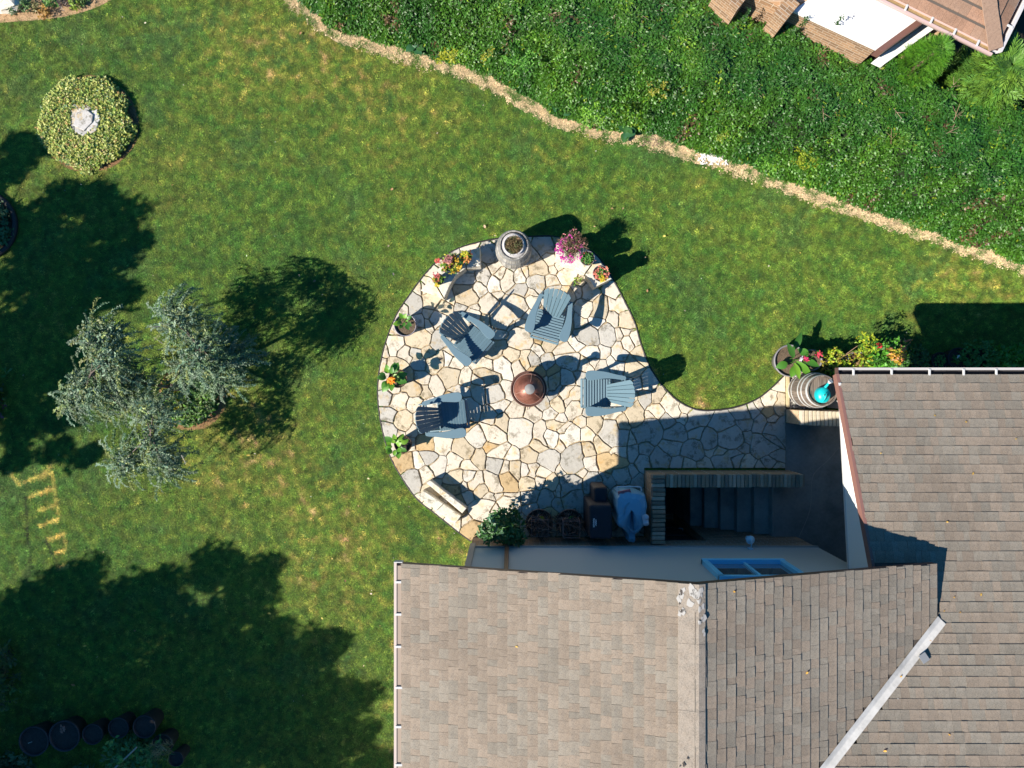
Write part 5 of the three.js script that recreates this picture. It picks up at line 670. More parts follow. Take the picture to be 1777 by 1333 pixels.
// ------------------------------------------------------------------ barrels
const staveM = [[0.40, 0.39, 0.37], [0.45, 0.44, 0.42], [0.36, 0.345, 0.32]].map((c) => new THREE.MeshStandardMaterial({ color: lin(...c), map: rep(woodMap, 1), roughness: 0.9, bumpMap: rep(woodMap, 1), bumpScale: 0.003 }));
const staveB = [[0.20, 0.165, 0.14], [0.23, 0.19, 0.16], [0.17, 0.14, 0.12]].map((c) => new THREE.MeshStandardMaterial({ color: lin(...c), map: rep(woodMap, 1), roughness: 0.85, bumpMap: rep(woodMap, 1), bumpScale: 0.003 }));
function barrel(t, h, r0, r1, mats, hoopM, hoops, n = 22) {
  const rad = (y) => r0 + (r1 - r0) * Math.sin(Math.PI * clamp(y / h, 0, 1));
  for (let k = 0; k < n; k++) {
    const a0 = (k + 0.02) / n * 6.283, a1 = (k + 0.98) / n * 6.283, pos = [], uv = [], S = 10;
    for (let i = 0; i < S; i++) { const y0 = i / S * h, y1 = (i + 1) / S * h; for (const [ra, rb, flip] of [[rad(y0), rad(y1), 0], [rad(y0) - 0.025, rad(y1) - 0.025, 1]]) { const A = [ra * Math.cos(a0), y0, ra * Math.sin(a0)], B = [ra * Math.cos(a1), y0, ra * Math.sin(a1)], Cc = [rb * Math.cos(a1), y1, rb * Math.sin(a1)], D = [rb * Math.cos(a0), y1, rb * Math.sin(a0)]; const f = flip ? [A, B, Cc, A, Cc, D] : [A, Cc, B, A, D, Cc]; for (const p of f) { pos.push(...p); uv.push(k * 0.21 + Math.atan2(p[2], p[0]) * 0.3, p[1]); } } }
    const ro = rad(h), ri = ro - 0.025, A = [ro * Math.cos(a0), h, ro * Math.sin(a0)], B = [ro * Math.cos(a1), h, ro * Math.sin(a1)], Cc = [ri * Math.cos(a1), h, ri * Math.sin(a1)], D = [ri * Math.cos(a0), h, ri * Math.sin(a0)]; for (const p of [A, Cc, B, A, D, Cc]) { pos.push(...p); uv.push(p[0], p[2]); }
    part(t, k ? `stave_${String(k).padStart(3, '0')}` : 'stave', soup(pos, uv), mats[k % 3]);
  }
  hoops.forEach(([y, w]) => part(t, 'hoop', new THREE.LatheGeometry([[rad(y - w / 2) + 0.001, y - w / 2], [rad(y - w / 2) + 0.005, y - w / 2], [rad(y) + 0.006, y], [rad(y + w / 2) + 0.005, y + w / 2], [rad(y + w / 2) + 0.001, y + w / 2]].map(([x, q]) => new THREE.Vector2(x, q)), 48), hoopM));
  return rad;
}
const mixedFoliage = (t, name, R, n, spread, hgt, cols, geo, y0 = 0, m = leafMat, s = 1) => { const l = []; for (let i = 0; i < n; i++) { const a = R() * 6.283, r = spread * Math.sqrt(R()); l.push({ p: V(r * Math.cos(a), y0 + hgt * R() * (1 - 0.5 * r / spread), r * Math.sin(a)), s: s * (0.7 + 0.6 * R()), e: [R() - 0.5, R() * 6.283, R() - 0.5], c: jit(cols[Math.floor(R() * cols.length)], R, 0.3) }); } return scatter(t, name, geo, m, l, 'stuff'); };
const small = clusterGeo(rnd(31), 6, 0.03, 0.035, 0.02, 0.5), medium = clusterGeo(rnd(32), 6, 0.05, 0.07, 0.04, 0.5), petals = clusterGeo(rnd(33), 5, 0.012, 0.03, 0.024, 0.3), grassy = clusterGeo(rnd(34), 9, 0.03, 0.09, 0.007, 1.1);
{
  const b = P(891.5, 426, 0.87).setY(0.03), t = thing('barrel_planter', 'weathered silver-grey wooden barrel planter with a dried plant in a pot on top', 'barrel', b);
  barrel(t, 0.87, 0.262, 0.335, staveM, mat(0.33, 0.33, 0.33, 0.5, { metalness: 0.5 }), [[0.84, 0.045], [0.66, 0.04], [0.22, 0.04], [0.04, 0.05]]);
  part(t, 'soil', new THREE.CircleGeometry(0.236, 32).rotateX(-Math.PI / 2).translate(0, 0.80, 0), mat(0.05, 0.045, 0.045, 1));
  const L = (p) => new THREE.LatheGeometry(p.map(([x, y]) => new THREE.Vector2(x, y)), 36);
  part(t, 'inner_ring', L([[0.225, 0.80], [0.225, 0.845], [0.172, 0.85], [0.168, 0.84], [0.2, 0.835], [0.2, 0.8]]), mat(0.42, 0.40, 0.40, 0.8));
  const p = part(t, 'inner_pot', L([[0.15, 0.80], [0.178, 0.895], [0.186, 0.90], [0.186, 0.91], [0.168, 0.912], [0.160, 0.895], [0.14, 0.80]]), mat(0.55, 0.53, 0.54, 0.7)); part(p, 'soil', new THREE.CircleGeometry(0.155, 28).rotateX(-Math.PI / 2).translate(0, 0.86, 0), mat(0.10, 0.07, 0.05, 1));
  const R = rnd(131); mixedFoliage(t, 'dried_plant', R, 90, 0.13, 0.10, [[0.16, 0.13, 0.05], [0.22, 0.15, 0.07], [0.12, 0.14, 0.04], [0.3, 0.2, 0.1]], grassy, 0.87);
}
{
  const b = P(1426.5, 678, 0.86).setY(0.02), t = thing('wooden_barrel', 'brown upright wooden barrel with pale hoops standing in the pebble bed', 'barrel', b);
  barrel(t, 0.86, 0.272, 0.33, staveB, mat(0.60, 0.61, 0.62, 0.45, { metalness: 0.35 }), [[0.835, 0.045], [0.68, 0.03], [0.57, 0.03], [0.28, 0.035], [0.06, 0.05]]);
  for (let k = 0; k < 5; k++) { const w = 0.1, x = (k - 2) * w, hw = Math.sqrt(0.245 ** 2 - (Math.abs(x) - w / 2 > 0 ? Math.abs(x) - w / 2 : 0) ** 2); const pts = []; for (let i = 0; i <= 8; i++) { const xx = x - w / 2 + w * i / 8; pts.push(V(xx * 0.985, 0, Math.sqrt(Math.max(0, 0.246 ** 2 - xx * xx)))); } for (let i = 8; i >= 0; i--) { const xx = x - w / 2 + w * i / 8; pts.push(V(xx * 0.985, 0, -Math.sqrt(Math.max(0, 0.246 ** 2 - xx * xx)))); } part(t, k ? `head_board_${String(k).padStart(3, '0')}` : 'head_board', slab(pts, 0.80, 0.825), staveB[k % 3]); }
  // watering can
  const teal = mat(0.006, 0.46, 0.50, 0.38), c = thing('watering_can', 'turquoise plastic watering can with a white spout rose standing on the barrel', 'watering can', V(b.x - 0.02, b.y + 0.826, b.z + 0.075), 0.0), Lt = (p) => new THREE.LatheGeometry(p.map(([x, y]) => new THREE.Vector2(x, y)), 28);
  part(c, 'body', Lt([[0, 0], [0.122, 0], [0.132, 0.02], [0.132, 0.12], [0.115, 0.16], [0.06, 0.185], [0.032, 0.19], [0.03, 0.2], [0.024, 0.2], [0.024, 0.18], [0, 0.17]]).scale(0.92, 1, 1.08), teal);
  part(c, 'filler_opening', new THREE.CircleGeometry(0.024, 20).rotateX(-Math.PI / 2).translate(0, 0.196, 0), mat(0.01, 0.02, 0.025, 0.9));
  part(c, 'spout', merge([tube(V(0.01, 0.07, -0.08), V(0.055, 0.22, -0.22), 0.032, 0.018, 10)]), teal); part(c, 'rose', tube(V(0.053, 0.21, -0.215), V(0.066, 0.25, -0.245), 0.022, 0.042, 14), mat(0.80, 0.80, 0.80, 0.5));
  part(c, 'handle', path([V(0.02, 0.17, -0.05), V(-0.01, 0.25, -0.01), V(-0.035, 0.235, 0.07), V(-0.03, 0.12, 0.13), V(-0.015, 0.06, 0.10)], 0.013, 24, 8), teal);
}

// ------------------------------------------------------------------ pots
const potMat = { dark: mat(0.045, 0.04, 0.05, 0.55), grey: mat(0.22, 0.21, 0.23, 0.6), brown: mat(0.10, 0.06, 0.045, 0.7), black: mat(0.022, 0.025, 0.035, 0.5), blue: mat(0.05, 0.06, 0.09, 0.4), lilac: mat(0.30, 0.28, 0.33, 0.5) };
const potSoil = new THREE.MeshStandardMaterial({ color: lin(0.20, 0.145, 0.10), map: soilMap, roughness: 1, bumpMap: bumpMap, bumpScale: 0.02 }), potSoilDark = new THREE.MeshStandardMaterial({ color: lin(0.055, 0.045, 0.045), map: soilMap, roughness: 1 });
function pot(label, px, py, y0, h, r, m, soilMat = potSoil, name = 'potted_plant', cat = 'potted plant') {
  const p = P(px, py, y0 + h).setY(y0), t = thing(name, label, cat, p), L = (q) => new THREE.LatheGeometry(q.map(([x, y]) => new THREE.Vector2(x, y)), 32);
  const b = part(t, 'pot', L([[0.01, 0], [r * 0.72, 0], [r * 0.94, h * 0.86], [r * 0.985, h * 0.87], [r, h * 0.9], [r, h], [r * 0.93, h], [r * 0.9, h * 0.9], [r * 0.88, h * 0.8]]), m); part(t, 'soil', new THREE.CircleGeometry(r * 0.9, 28).rotateX(-Math.PI / 2).translate(0, h * 0.88, 0), soilMat); t.userData.top = undefined; delete t.userData.top; return t;
}
const bigLeaf = [leafGeo(0.26, 0.19, 0.25, 0.35, 5), leafGeo(0.20, 0.15, 0.25, 0.3, 5), leafGeo(0.34, 0.13, 0.25, 0.25, 5)];
const leafShades = [[0.06, 0.2, 0.02], [0.10, 0.27, 0.025], [0.17, 0.36, 0.03], [0.04, 0.14, 0.02]].map((c) => new THREE.MeshPhysicalMaterial({ color: lin(...c), roughness: 0.45, transmission: 0.2, thickness: 0, side: THREE.DoubleSide }));
function leaves(t, R, list) { list.forEach(([x, y, z, turn, pitch, s, g = 0, c = 1], i) => { const m = part(t, i ? `leaf_${String(i).padStart(3, '0')}` : 'leaf', bigLeaf[g], leafShades[c], V(x, y, z)); m.rotation.set(-pitch, turn, (R() - 0.5) * 0.5, 'YXZ'); m.scale.setScalar(s); }); part(t, 'stem', merge(list.slice(0, 6).map(([x, y, z]) => tube(V(x * 0.3, 0.2, z * 0.3), V(x, y, z), 0.008, 0.005, 5))), leafShades[0]); }
const ring = (R, n, r, y, up, s, g, cols, cx = 0, cz = 0) => Array.from({ length: n }, (_, i) => { const a = i / n * 6.283 + R() * 0.7; return [cx + r * Math.sin(a) * 0.35, y + 0.1 * R(), cz + r * Math.cos(a) * 0.35, a, up + (R() - 0.5) * 0.5, s * (0.75 + 0.5 * R()), g, cols[Math.floor(R() * cols.length)]]; });
const flowers = (t, name, R, n, c, spread, y, s = 1, cx = 0, cz = 0) => { const l = []; for (let i = 0; i < n; i++) { const a = R() * 6.283, r = spread * Math.sqrt(R()); l.push({ p: V(cx + r * Math.cos(a), y + 0.05 * R(), cz + r * Math.sin(a)), s: s * (0.7 + 0.6 * R()), e: [(R() - 0.5) * 0.8, R() * 6.28, (R() - 0.5) * 0.8], c: jit(c, R, 0.2) }); } return scatter(t, name, petals, petalMat, l, 'stuff'); };
{
  const R = rnd(141), S = 0.035;
  let t = pot('dark rimmed pot with upright green leaves at the upper left edge of the patio', 703, 564, S, 0.34, 0.21, potMat.lilac); leaves(t, R, [...ring(R, 7, 0.2, 0.42, 0.7, 0.42, 0, [0, 1, 2, 3], 0.0, -0.05), ...ring(R, 6, 0.12, 0.56, 1.0, 0.42, 1, [1, 2, 0], 0.01, -0.06)]);
  t = pot('brown pot with broad leaves and an orange bloom at the left edge of the patio', 690, 657, S, 0.32, 0.175, potMat.brown); leaves(t, R, [...ring(R, 9, 0.3, 0.40, 0.45, 0.62, 0, [0, 1, 3, 0], -0.09, -0.02), ...ring(R, 8, 0.2, 0.52, 0.8, 0.55, 1, [0, 1, 2, 3], -0.11, -0.03)]); flowers(t, 'bloom', R, 22, [0.85, 0.30, 0.01], 0.055, 0.62, 1.3, -0.065, 0.03);
  t = pot('brown pot with light green leaves at the lower left edge of the patio', 699, 771, S, 0.32, 0.165, potMat.brown, potSoilDark); leaves(t, R, [...ring(R, 8, 0.26, 0.40, 0.4, 0.55, 0, [1, 2, 0], -0.10, 0.0), ...ring(R, 8, 0.2, 0.50, 0.8, 0.5, 1, [1, 2, 2], -0.12, 0.03)]);
  // on the seat walls
  const mixed = [[0.10, 0.24, 0.02], [0.42, 0.40, 0.02], [0.16, 0.3, 0.02], [0.40, 0.14, 0.07]], Y = WH1 + 0.03;
  t = pot('small pot of yellow and pink flowers at the lower end of the left seat wall', 761, 485, Y, 0.17, 0.105, potMat.lilac, potSoilDark); mixedFoliage(t, 'foliage', R, 34, 0.09, 0.10, mixed, small, 0.16); flowers(t, 'flower', R, 7, [0.65, 0.12, 0.13], 0.05, 0.26, 1.0, -0.03, -0.05); flowers(t, 'flower', R, 7, [0.62, 0.5, 0.02], 0.03, 0.2, 1.0, -0.02, 0.11);
  t = pot('pot overflowing with red and yellow flowers at the middle of the left seat wall', 783.5, 458, Y, 0.2, 0.15, potMat.blue, potSoilDark); mixedFoliage(t, 'foliage', R, 110, 0.19, 0.16, mixed, small, 0.17); flowers(t, 'flower', R, 14, [0.5, 0.2, 0.18], 0.06, 0.32, 1.2, -0.05, -0.06); flowers(t, 'flower', R, 16, [0.65, 0.42, 0.02], 0.16, 0.28, 1.0, 0.03, 0.05); flowers(t, 'flower', R, 6, [0.6, 0.1, 0.08], 0.04, 0.2, 1, -0.26, -0.03);
  t = pot('small pot of yellow flowers at the right end of the left seat wall', 809, 446.5, Y, 0.19, 0.11, potMat.lilac, potSoilDark); mixedFoliage(t, 'foliage', R, 44, 0.10, 0.10, mixed, small, 0.17); flowers(t, 'flower', R, 8, [0.7, 0.28, 0.06], 0.06, 0.25, 1, 0.02, 0.05); flowers(t, 'flower', R, 9, [0.6, 0.55, 0.03], 0.05, 0.26, 1, -0.02, -0.04);
  t = pot('round pot of red-edged leaves in the middle of the right seat wall', 1019.5, 448, Y, 0.24, 0.135, potMat.grey, potSoilDark); mixedFoliage(t, 'foliage', R, 46, 0.085, 0.08, [[0.06, 0.2, 0.03], [0.09, 0.26, 0.03]], small, 0.22); mixedFoliage(t, 'red_foliage', R, 36, 0.115, 0.04, [[0.34, 0.10, 0.08], [0.28, 0.22, 0.05]], small, 0.2);
  t = pot('pot of pink and yellow flowers at the lower end of the right seat wall', 1043, 474.5, Y + 0.02, 0.24, 0.15, potMat.grey, potSoilDark); mixedFoliage(t, 'foliage', R, 50, 0.1, 0.1, [[0.07, 0.22, 0.03], [0.12, 0.3, 0.03]], small, 0.22); flowers(t, 'flower', R, 34, [0.78, 0.25, 0.17], 0.13, 0.26, 1.1); flowers(t, 'flower', R, 16, [0.6, 0.5, 0.02], 0.06, 0.27, 1.1, 0.02, 0.1);
  t = pot('bushy magenta-flowered plant spilling over the left part of the right seat wall', 993, 426, Y, 0.26, 0.15, potMat.dark, potSoilDark); mixedFoliage(t, 'foliage', R, 70, 0.22, 0.2, [[0.12, 0.2, 0.05], [0.2, 0.25, 0.07], [0.3, 0.17, 0.1]], grassy, 0.2, leafMat, 1.1);
  flowers(t, 'flower', R, 62, [0.60, 0.04, 0.36], 0.25, 0.32, 1.0, -0.05, 0.10); flowers(t, 'flower', R, 26, [0.75, 0.28, 0.30], 0.2, 0.34, 0.8, 0.02, -0.08); mixedFoliage(t, 'twigs', R, 40, 0.22, 0.3, [[0.14, 0.08, 0.05]], grassy, 0.25, leafMat, 1.2);
  [['trailing sprig of small green leaves on the flagstones below the right seat wall', 1004, 491, 0.03], ['small sprig of leaves below the lower block of the right seat wall', 1038, 502, 0.03], ['small green sprig on the flagstones below the left seat wall', 772, 508, 0.03], ['trailing leaves over the edge of the right seat wall', 1012, 468, 0.30]].forEach(([lb, px, py, y]) => { const g = thing('plant_sprig', lb, 'plant', P(px, py, y)); mixedFoliage(g, 'foliage', R, 8, 0.09, 0.05, [[0.12, 0.26, 0.03], [0.25, 0.32, 0.03]], small, 0.02); });
  // row along the wing
  t = pot('large grey pot of long canna leaves with pink bloom beside the barrel', 1372, 626, 0.01, 0.36, 0.30, potMat.grey, potSoil); leaves(t, R, [[0.02, 0.45, -0.2, 2.75, 0.35, 1.0, 2, 3], [0.05, 0.5, 0.02, 0.8, 0.1, 1.1, 2, 1], [0.0, 0.52, 0.05, 0.35, 0.2, 0.9, 2, 2], [-0.1, 0.45, 0.05, -1.2, 0.2, 0.8, 0, 0], [0.1, 0.6, -0.02, 1.2, 0.3, 1.0, 2, 0], [-0.02, 0.55, -0.05, -2.6, 0.5, 0.9, 2, 3], [0.05, 0.4, 0.1, -0.2, 0.2, 0.8, 0, 1]]); flowers(t, 'bloom', R, 12, [0.55, 0.03, 0.12], 0.035, 0.62, 1.2, 0.16, -0.02); flowers(t, 'bloom', R, 4, [0.8, 0.7, 0.72], 0.02, 0.6, 1.1, 0.08, -0.03);
  t = pot('grey pot of sparse leaves and one small pink bloom, right of the canna pot', 1409, 625, 0.01, 0.34, 0.20, potMat.grey, potSoil); leaves(t, R, [[0.0, 0.45, -0.08, 2.2, 0.3, 0.7, 1, 0], [0.05, 0.45, -0.1, 1.2, 0.2, 0.7, 1, 3], [-0.1, 0.4, -0.08, -2.2, 0.2, 0.8, 0, 0]]); flowers(t, 'bloom', R, 9, [0.70, 0.06, 0.10], 0.035, 0.5, 1.2, 0.05, -0.1);
  const yel = [[0.32, 0.44, 0.02], [0.42, 0.45, 0.02], [0.2, 0.34, 0.02], [0.36, 0.28, 0.04]], grn = [[0.07, 0.25, 0.02], [0.10, 0.32, 0.02], [0.05, 0.18, 0.02]];
  t = pot('black pot under arching yellow-green foliage, behind the barrel in the row', 1446, 628, 0.01, 0.32, 0.19, potMat.black, potSoilDark); mixedFoliage(t, 'foliage', R, 120, 0.25, 0.28, yel, small, 0.28, leafMat, 1.3); part(t, 'branch', merge([tube(V(0, 0.25, 0), V(0.28, 0.5, -0.18), 0.012, 0.006, 5), tube(V(0, 0.25, 0), V(-0.2, 0.45, 0), 0.01, 0.005, 5), tube(V(0.1, 0.34, -0.05), V(0.3, 0.62, -0.28), 0.008, 0.005, 5)]), mat(0.25, 0.16, 0.1, 0.9));
  t = pot('wide pot of yellow twiggy shrub above the gutter corner', 1489, 627, 0.01, 0.34, 0.185, potMat.lilac, potSoil); mixedFoliage(t, 'foliage', R, 90, 0.24, 0.3, yel, small, 0.3, leafMat, 1.2); mixedFoliage(t, 'dry_foliage', R, 30, 0.13, 0.1, [[0.32, 0.2, 0.08], [0.2, 0.12, 0.06]], small, 0.32); const up = scatter(t, 'top_foliage', small, leafMat, Array.from({ length: 46 }, () => ({ p: V(-0.02 + 0.2 * (R() - 0.5), 0.5 + 0.4 * R(), -0.34 + 0.35 * (R() - 0.5)), s: 1.2, e: [R(), R() * 6, R()], c: jit(yel[Math.floor(R() * 3)], R, 0.25) })), 'stuff');
  t = pot('pot of bright green leafy plant with one red bloom above the gutter', 1522, 622, 0.01, 0.34, 0.2, potMat.black, potSoilDark); mixedFoliage(t, 'foliage', R, 150, 0.30, 0.3, grn, medium, 0.25); flowers(t, 'bloom', R, 5, [0.7, 0.03, 0.03], 0.03, 0.62, 1.2, -0.12, -0.22);
  t = pot('pot of orange and yellow autumn-leaved plant above the gutter', 1546, 617, 0.01, 0.34, 0.18, potMat.black, potSoilDark); mixedFoliage(t, 'foliage', R, 60, 0.17, 0.35, [[0.6, 0.32, 0.04], [0.55, 0.42, 0.05], [0.6, 0.26, 0.12], [0.3, 0.35, 0.03]], small, 0.42, leafMat, 1.3); mixedFoliage(t, 'lower_foliage', R, 90, 0.33, 0.2, grn, small, 0.25, leafMat, 1.3); flowers(t, 'bud', R, 6, [0.75, 0.25, 0.12], 0.14, 0.78, 1, 0.0, -0.16); part(t, 'branch', tube(V(0.02, 0.6, -0.05), V(0.07, 0.85, -0.22), 0.008, 0.004, 5), mat(0.45, 0.25, 0.16, 0.9));
  t = pot('pot of dark green rounded plant in the shade before the two small pots', 1585, 626, 0.01, 0.34, 0.2, potMat.black, potSoilDark); mixedFoliage(t, 'foliage', R, 190, 0.30, 0.25, [[0.03, 0.12, 0.02], [0.05, 0.16, 0.02]], small, 0.25, leafMat, 1.4);
  t = pot('small black pot with a low plant in the shade above the gutter', 1632, 626, 0.01, 0.32, 0.16, potMat.black, potSoilDark); mixedFoliage(t, 'foliage', R, 26, 0.09, 0.12, [[0.07, 0.24, 0.04]], small, 0.28);
  t = pot('black pot with a white plant tag and fern fronds in the shade above the gutter', 1664, 622, 0.01, 0.34, 0.2, potMat.black, potSoilDark); mixedFoliage(t, 'foliage', R, 26, 0.12, 0.1, [[0.07, 0.24, 0.04]], small, 0.3, leafMat, 1.2); part(t, 'plant_tag', rbox(0.05, 0.06, 0.004, 0, 0, 0, 0.001), mat(0.75, 0.78, 0.8, 0.5), V(-0.04, 0.39, -0.03), 0.3).rotation.x = -1;
  [['bushy green fern plant beside the pot with the tag', 1697, 614, 190, 0.32, 0], ['light green leafy plant second from the right end of the row', 1742, 622, 120, 0.26, 1], ['green plant at the right edge of the picture above the gutter', 1777, 617, 110, 0.26, 2]].forEach(([lb, px, py, n, sp, k]) => { const q = pot(lb, px, py + 6, 0.01, 0.32, 0.18, potMat.black, potSoilDark); mixedFoliage(q, 'foliage', R, n, sp, 0.3, [[[0.06, 0.2, 0.03], [0.09, 0.27, 0.05]], [[0.12, 0.34, 0.03], [0.09, 0.26, 0.03]], [[0.10, 0.36, 0.04]]][k], k ? medium : small, 0.25, leafMat, k ? 1 : 1.4); });
  // two pots with wire cages by the house wall
  [['brown bowl pot with a rusty wire plant cage beside the leafy shrub', 936, 908, [0.05, 0.04, 0.04]], ['brown bowl pot with a rusty wire plant cage beside the covered smoker', 989, 908, [0.05, 0.07, 0.03]]].forEach(([lb, px, py, c], k) => {
    t = pot(lb, px, py, S, 0.38, 0.255, potMat.brown, potSoilDark); mixedFoliage(t, 'withered_plant', R, 60, 0.18, 0.15, [c, [0.16, 0.10, 0.08], [0.25, 0.24, 0.22], [0.08, 0.06, 0.05]], small, 0.3); mixedFoliage(t, 'dry_stems', R, 26, 0.2, 0.25, [[0.13, 0.09, 0.07]], grassy, 0.35, leafMat, 2.2);
    flowers(t, 'leaflet', R, 2, k ? [0.12, 0.26, 0.03] : [0.4, 0.34, 0.02], 0.03, 0.5, 1.3, k ? 0.0 : 0.06, -0.14);
    const wire = mat(0.20, 0.13, 0.12, 0.6), w = 0.15, y1 = 0.62 + 0.12 * k, cz = 0.04, bars = []; for (const [a, b] of [[[-w, -w], [w, -w]], [[w, -w], [w, w]], [[w, w], [-w, w]], [[-w, w], [-w, -w]]]) for (const y of [y1, y1 - 0.18]) bars.push(tube(V(a[0], y, a[1] + cz), V(b[0], y, b[1] + cz), 0.0065, 0.0065, 5)); for (const [a, b] of [[-w, -w], [w, -w], [w, w], [-w, w]]) bars.push(tube(V(a, 0.3, b + cz), V(a, y1, b + cz), 0.0065, 0.0065, 5)); part(t, 'wire_cage', merge(bars), wire);
    for (let i = 0; i < 6; i++) part(t, i ? `twig_${String(i).padStart(3, '0')}` : 'twig', path([V((R() - 0.5) * 0.2, 0.4, (R() - 0.5) * 0.2), V((R() - 0.5) * 0.3, 0.55 + 0.15 * R(), (R() - 0.5) * 0.3), V((R() - 0.5) * 0.62, 0.5 + 0.2 * R(), (R() - 0.5) * 0.4)], 0.006, 8, 4), mat(0.22, 0.14, 0.12, 0.8));
  });
  // leafy shrub at the corner
  t = thing('leafy_shrub', 'glossy green leafy shrub against the house corner at the foot of the patio', 'shrub', P(872, 905, 0.02)); part(t, 'stem', merge([0, 1, 2, 3, 4, 5].map((k) => path([V(0, 0, 0), V(0.1 * Math.cos(k), 0.4, 0.1 * Math.sin(k)), V(0.28 * Math.cos(k * 1.05), 0.9, 0.22 * Math.sin(k * 1.05))], 0.014, 8, 5))), mat(0.16, 0.12, 0.08, 0.9));
  const l = []; for (let i = 0; i < 330; i++) { const b = [{ x: -0.12, y: 0.95, z: -0.05, rx: 0.28, ry: 0.3 }, { x: 0.12, y: 0.85, z: 0.02, rx: 0.26, ry: 0.32 }, { x: 0.02, y: 0.6, z: -0.1, rx: 0.33, ry: 0.35 }, { x: 0.2, y: 0.7, z: 0.1, rx: 0.2, ry: 0.25 }][i % 4]; l.push({ p: blobPoint(R, b, 0.2), s: 0.8 + 0.5 * R(), e: [R() - 0.5, R() * 6.28, R() - 0.5], c: jit(R() < 0.2 ? [0.09, 0.2, 0.10] : [0.045, 0.14, 0.03], R, 0.35) }); }
  scatter(t, 'foliage', clusterGeo(rnd(35), 7, 0.06, 0.075, 0.036, 0.6), glossLeaf, l, 'stuff');
  // nursery pots in the shade at the lower left
  [[58, 1287, 26, 'black nursery pot of bare soil with a stick, leftmost at the lower left'], [111, 1278, 27, 'largest black nursery pot, with a pinkish leaf in it, lower left'], [160, 1275, 18, 'small black nursery pot between the largest pot and the leafy stems'], [205, 1264, 18, 'black nursery pot half covered by green foliage'], [250, 1262, 20, 'tall black nursery pot with soil right of the green foliage'], [281, 1293, 18, 'black nursery pot under pale dry stems at the lower right of the group'], [305, 1318, 13, 'smallest black nursery pot at the lower right end of the group']].forEach(([px, py, r, lb], k) => { t = pot(lb, px, py, 0.01, k === 4 ? 0.42 : 0.36, r / 94, potMat.black, potSoilDark, 'nursery_pot', 'plant pot'); if (k === 1) flowers(t, 'dry_leaf', R, 6, [0.42, 0.22, 0.18], 0.06, 0.36, 1.2, -0.02, -0.16); if (k === 0) part(t, 'stick', tube(V(-0.1, 0.36, 0.03), V(-0.02, 0.37, 0.0), 0.008, 0.006, 5), mat(0.4, 0.36, 0.33, 0.9)); if (k === 5) { mixedFoliage(t, 'foliage', R, 30, 0.2, 0.2, [[0.12, 0.22, 0.06], [0.28, 0.24, 0.12]], grassy, 0.35, leafMat, 1.6); for (let i = 0; i < 4; i++) part(t, 'dry_stem', path([V(0, 0.35, 0), V(0.05, 0.5, -0.05), V(0.02 + 0.18 * R(), 0.55, -0.14 + 0.25 * R())], 0.009, 8, 5), mat(0.36, 0.29, 0.17, 0.9)); } });
  const plant = (lb, px, py, n, sx, sz, y, cols, geo = medium, s = 1) => { const g = thing('shade_plant', lb, 'plant', P(px, py, 0)); const li = []; for (let i = 0; i < n; i++) li.push({ p: V((R() + R() - 1) * sx, 0.05 + y * R(), (R() + R() - 1) * sz), s: s * (0.7 + 0.7 * R()), e: [R() - 0.5, R() * 6.28, R() - 0.5], c: jit(cols[Math.floor(R() * cols.length)], R, 0.4) }); scatter(g, 'foliage', geo, leafMat, li, 'stuff'); part(g, 'stem', merge([0, 1, 2, 3].map((k) => tube(V(0, 0, 0), V(sx * 0.5 * Math.cos(k * 1.6), y * 0.8, sz * 0.5 * Math.sin(k * 1.6)), 0.012, 0.006, 5))), mat(0.12, 0.1, 0.06, 0.9)); return g; };
  plant('leafy green stems growing over the nursery pots at the bottom left', 250, 1290, 170, 0.55, 0.36, 0.5, [[0.06, 0.19, 0.05], [0.08, 0.24, 0.05]]);
  t = plant('plant with pale blue flowers below the largest nursery pot', 150, 1345, 110, 0.45, 0.3, 0.4, [[0.06, 0.18, 0.06], [0.05, 0.15, 0.06]]); flowers(t, 'flower', R, 26, [0.45, 0.62, 0.75], 0.12, 0.5, 1.6, -0.15, -0.12); flowers(t, 'flower', R, 16, [0.45, 0.62, 0.75], 0.1, 0.5, 1.6, 0.1, 0.05);
  plant('dark shrub mass along the left border above the nursery pots', 10, 1165, 300, 0.42, 0.9, 0.9, [[0.04, 0.09, 0.03], [0.06, 0.16, 0.04], [0.10, 0.17, 0.04]]); plant('low plants in the bottom left corner', 20, 1330, 180, 0.6, 0.4, 0.4, [[0.04, 0.11, 0.05], [0.07, 0.15, 0.06]]); plant('shaded plants at the left border below the round bed', -10, 690, 200, 0.35, 0.55, 0.5, [[0.05, 0.17, 0.03], [0.05, 0.11, 0.05], [0.2, 0.06, 0.09]]);
  tag(part(scene, 'garden_cane', tube(P(196, 1336, 0.5), P(237, 1297, 0.62), 0.016, 0.013, 6), mat(0.34, 0.33, 0.30, 0.8)), 'grey garden cane leaning out of the foliage by the nursery pots', 'cane');
}

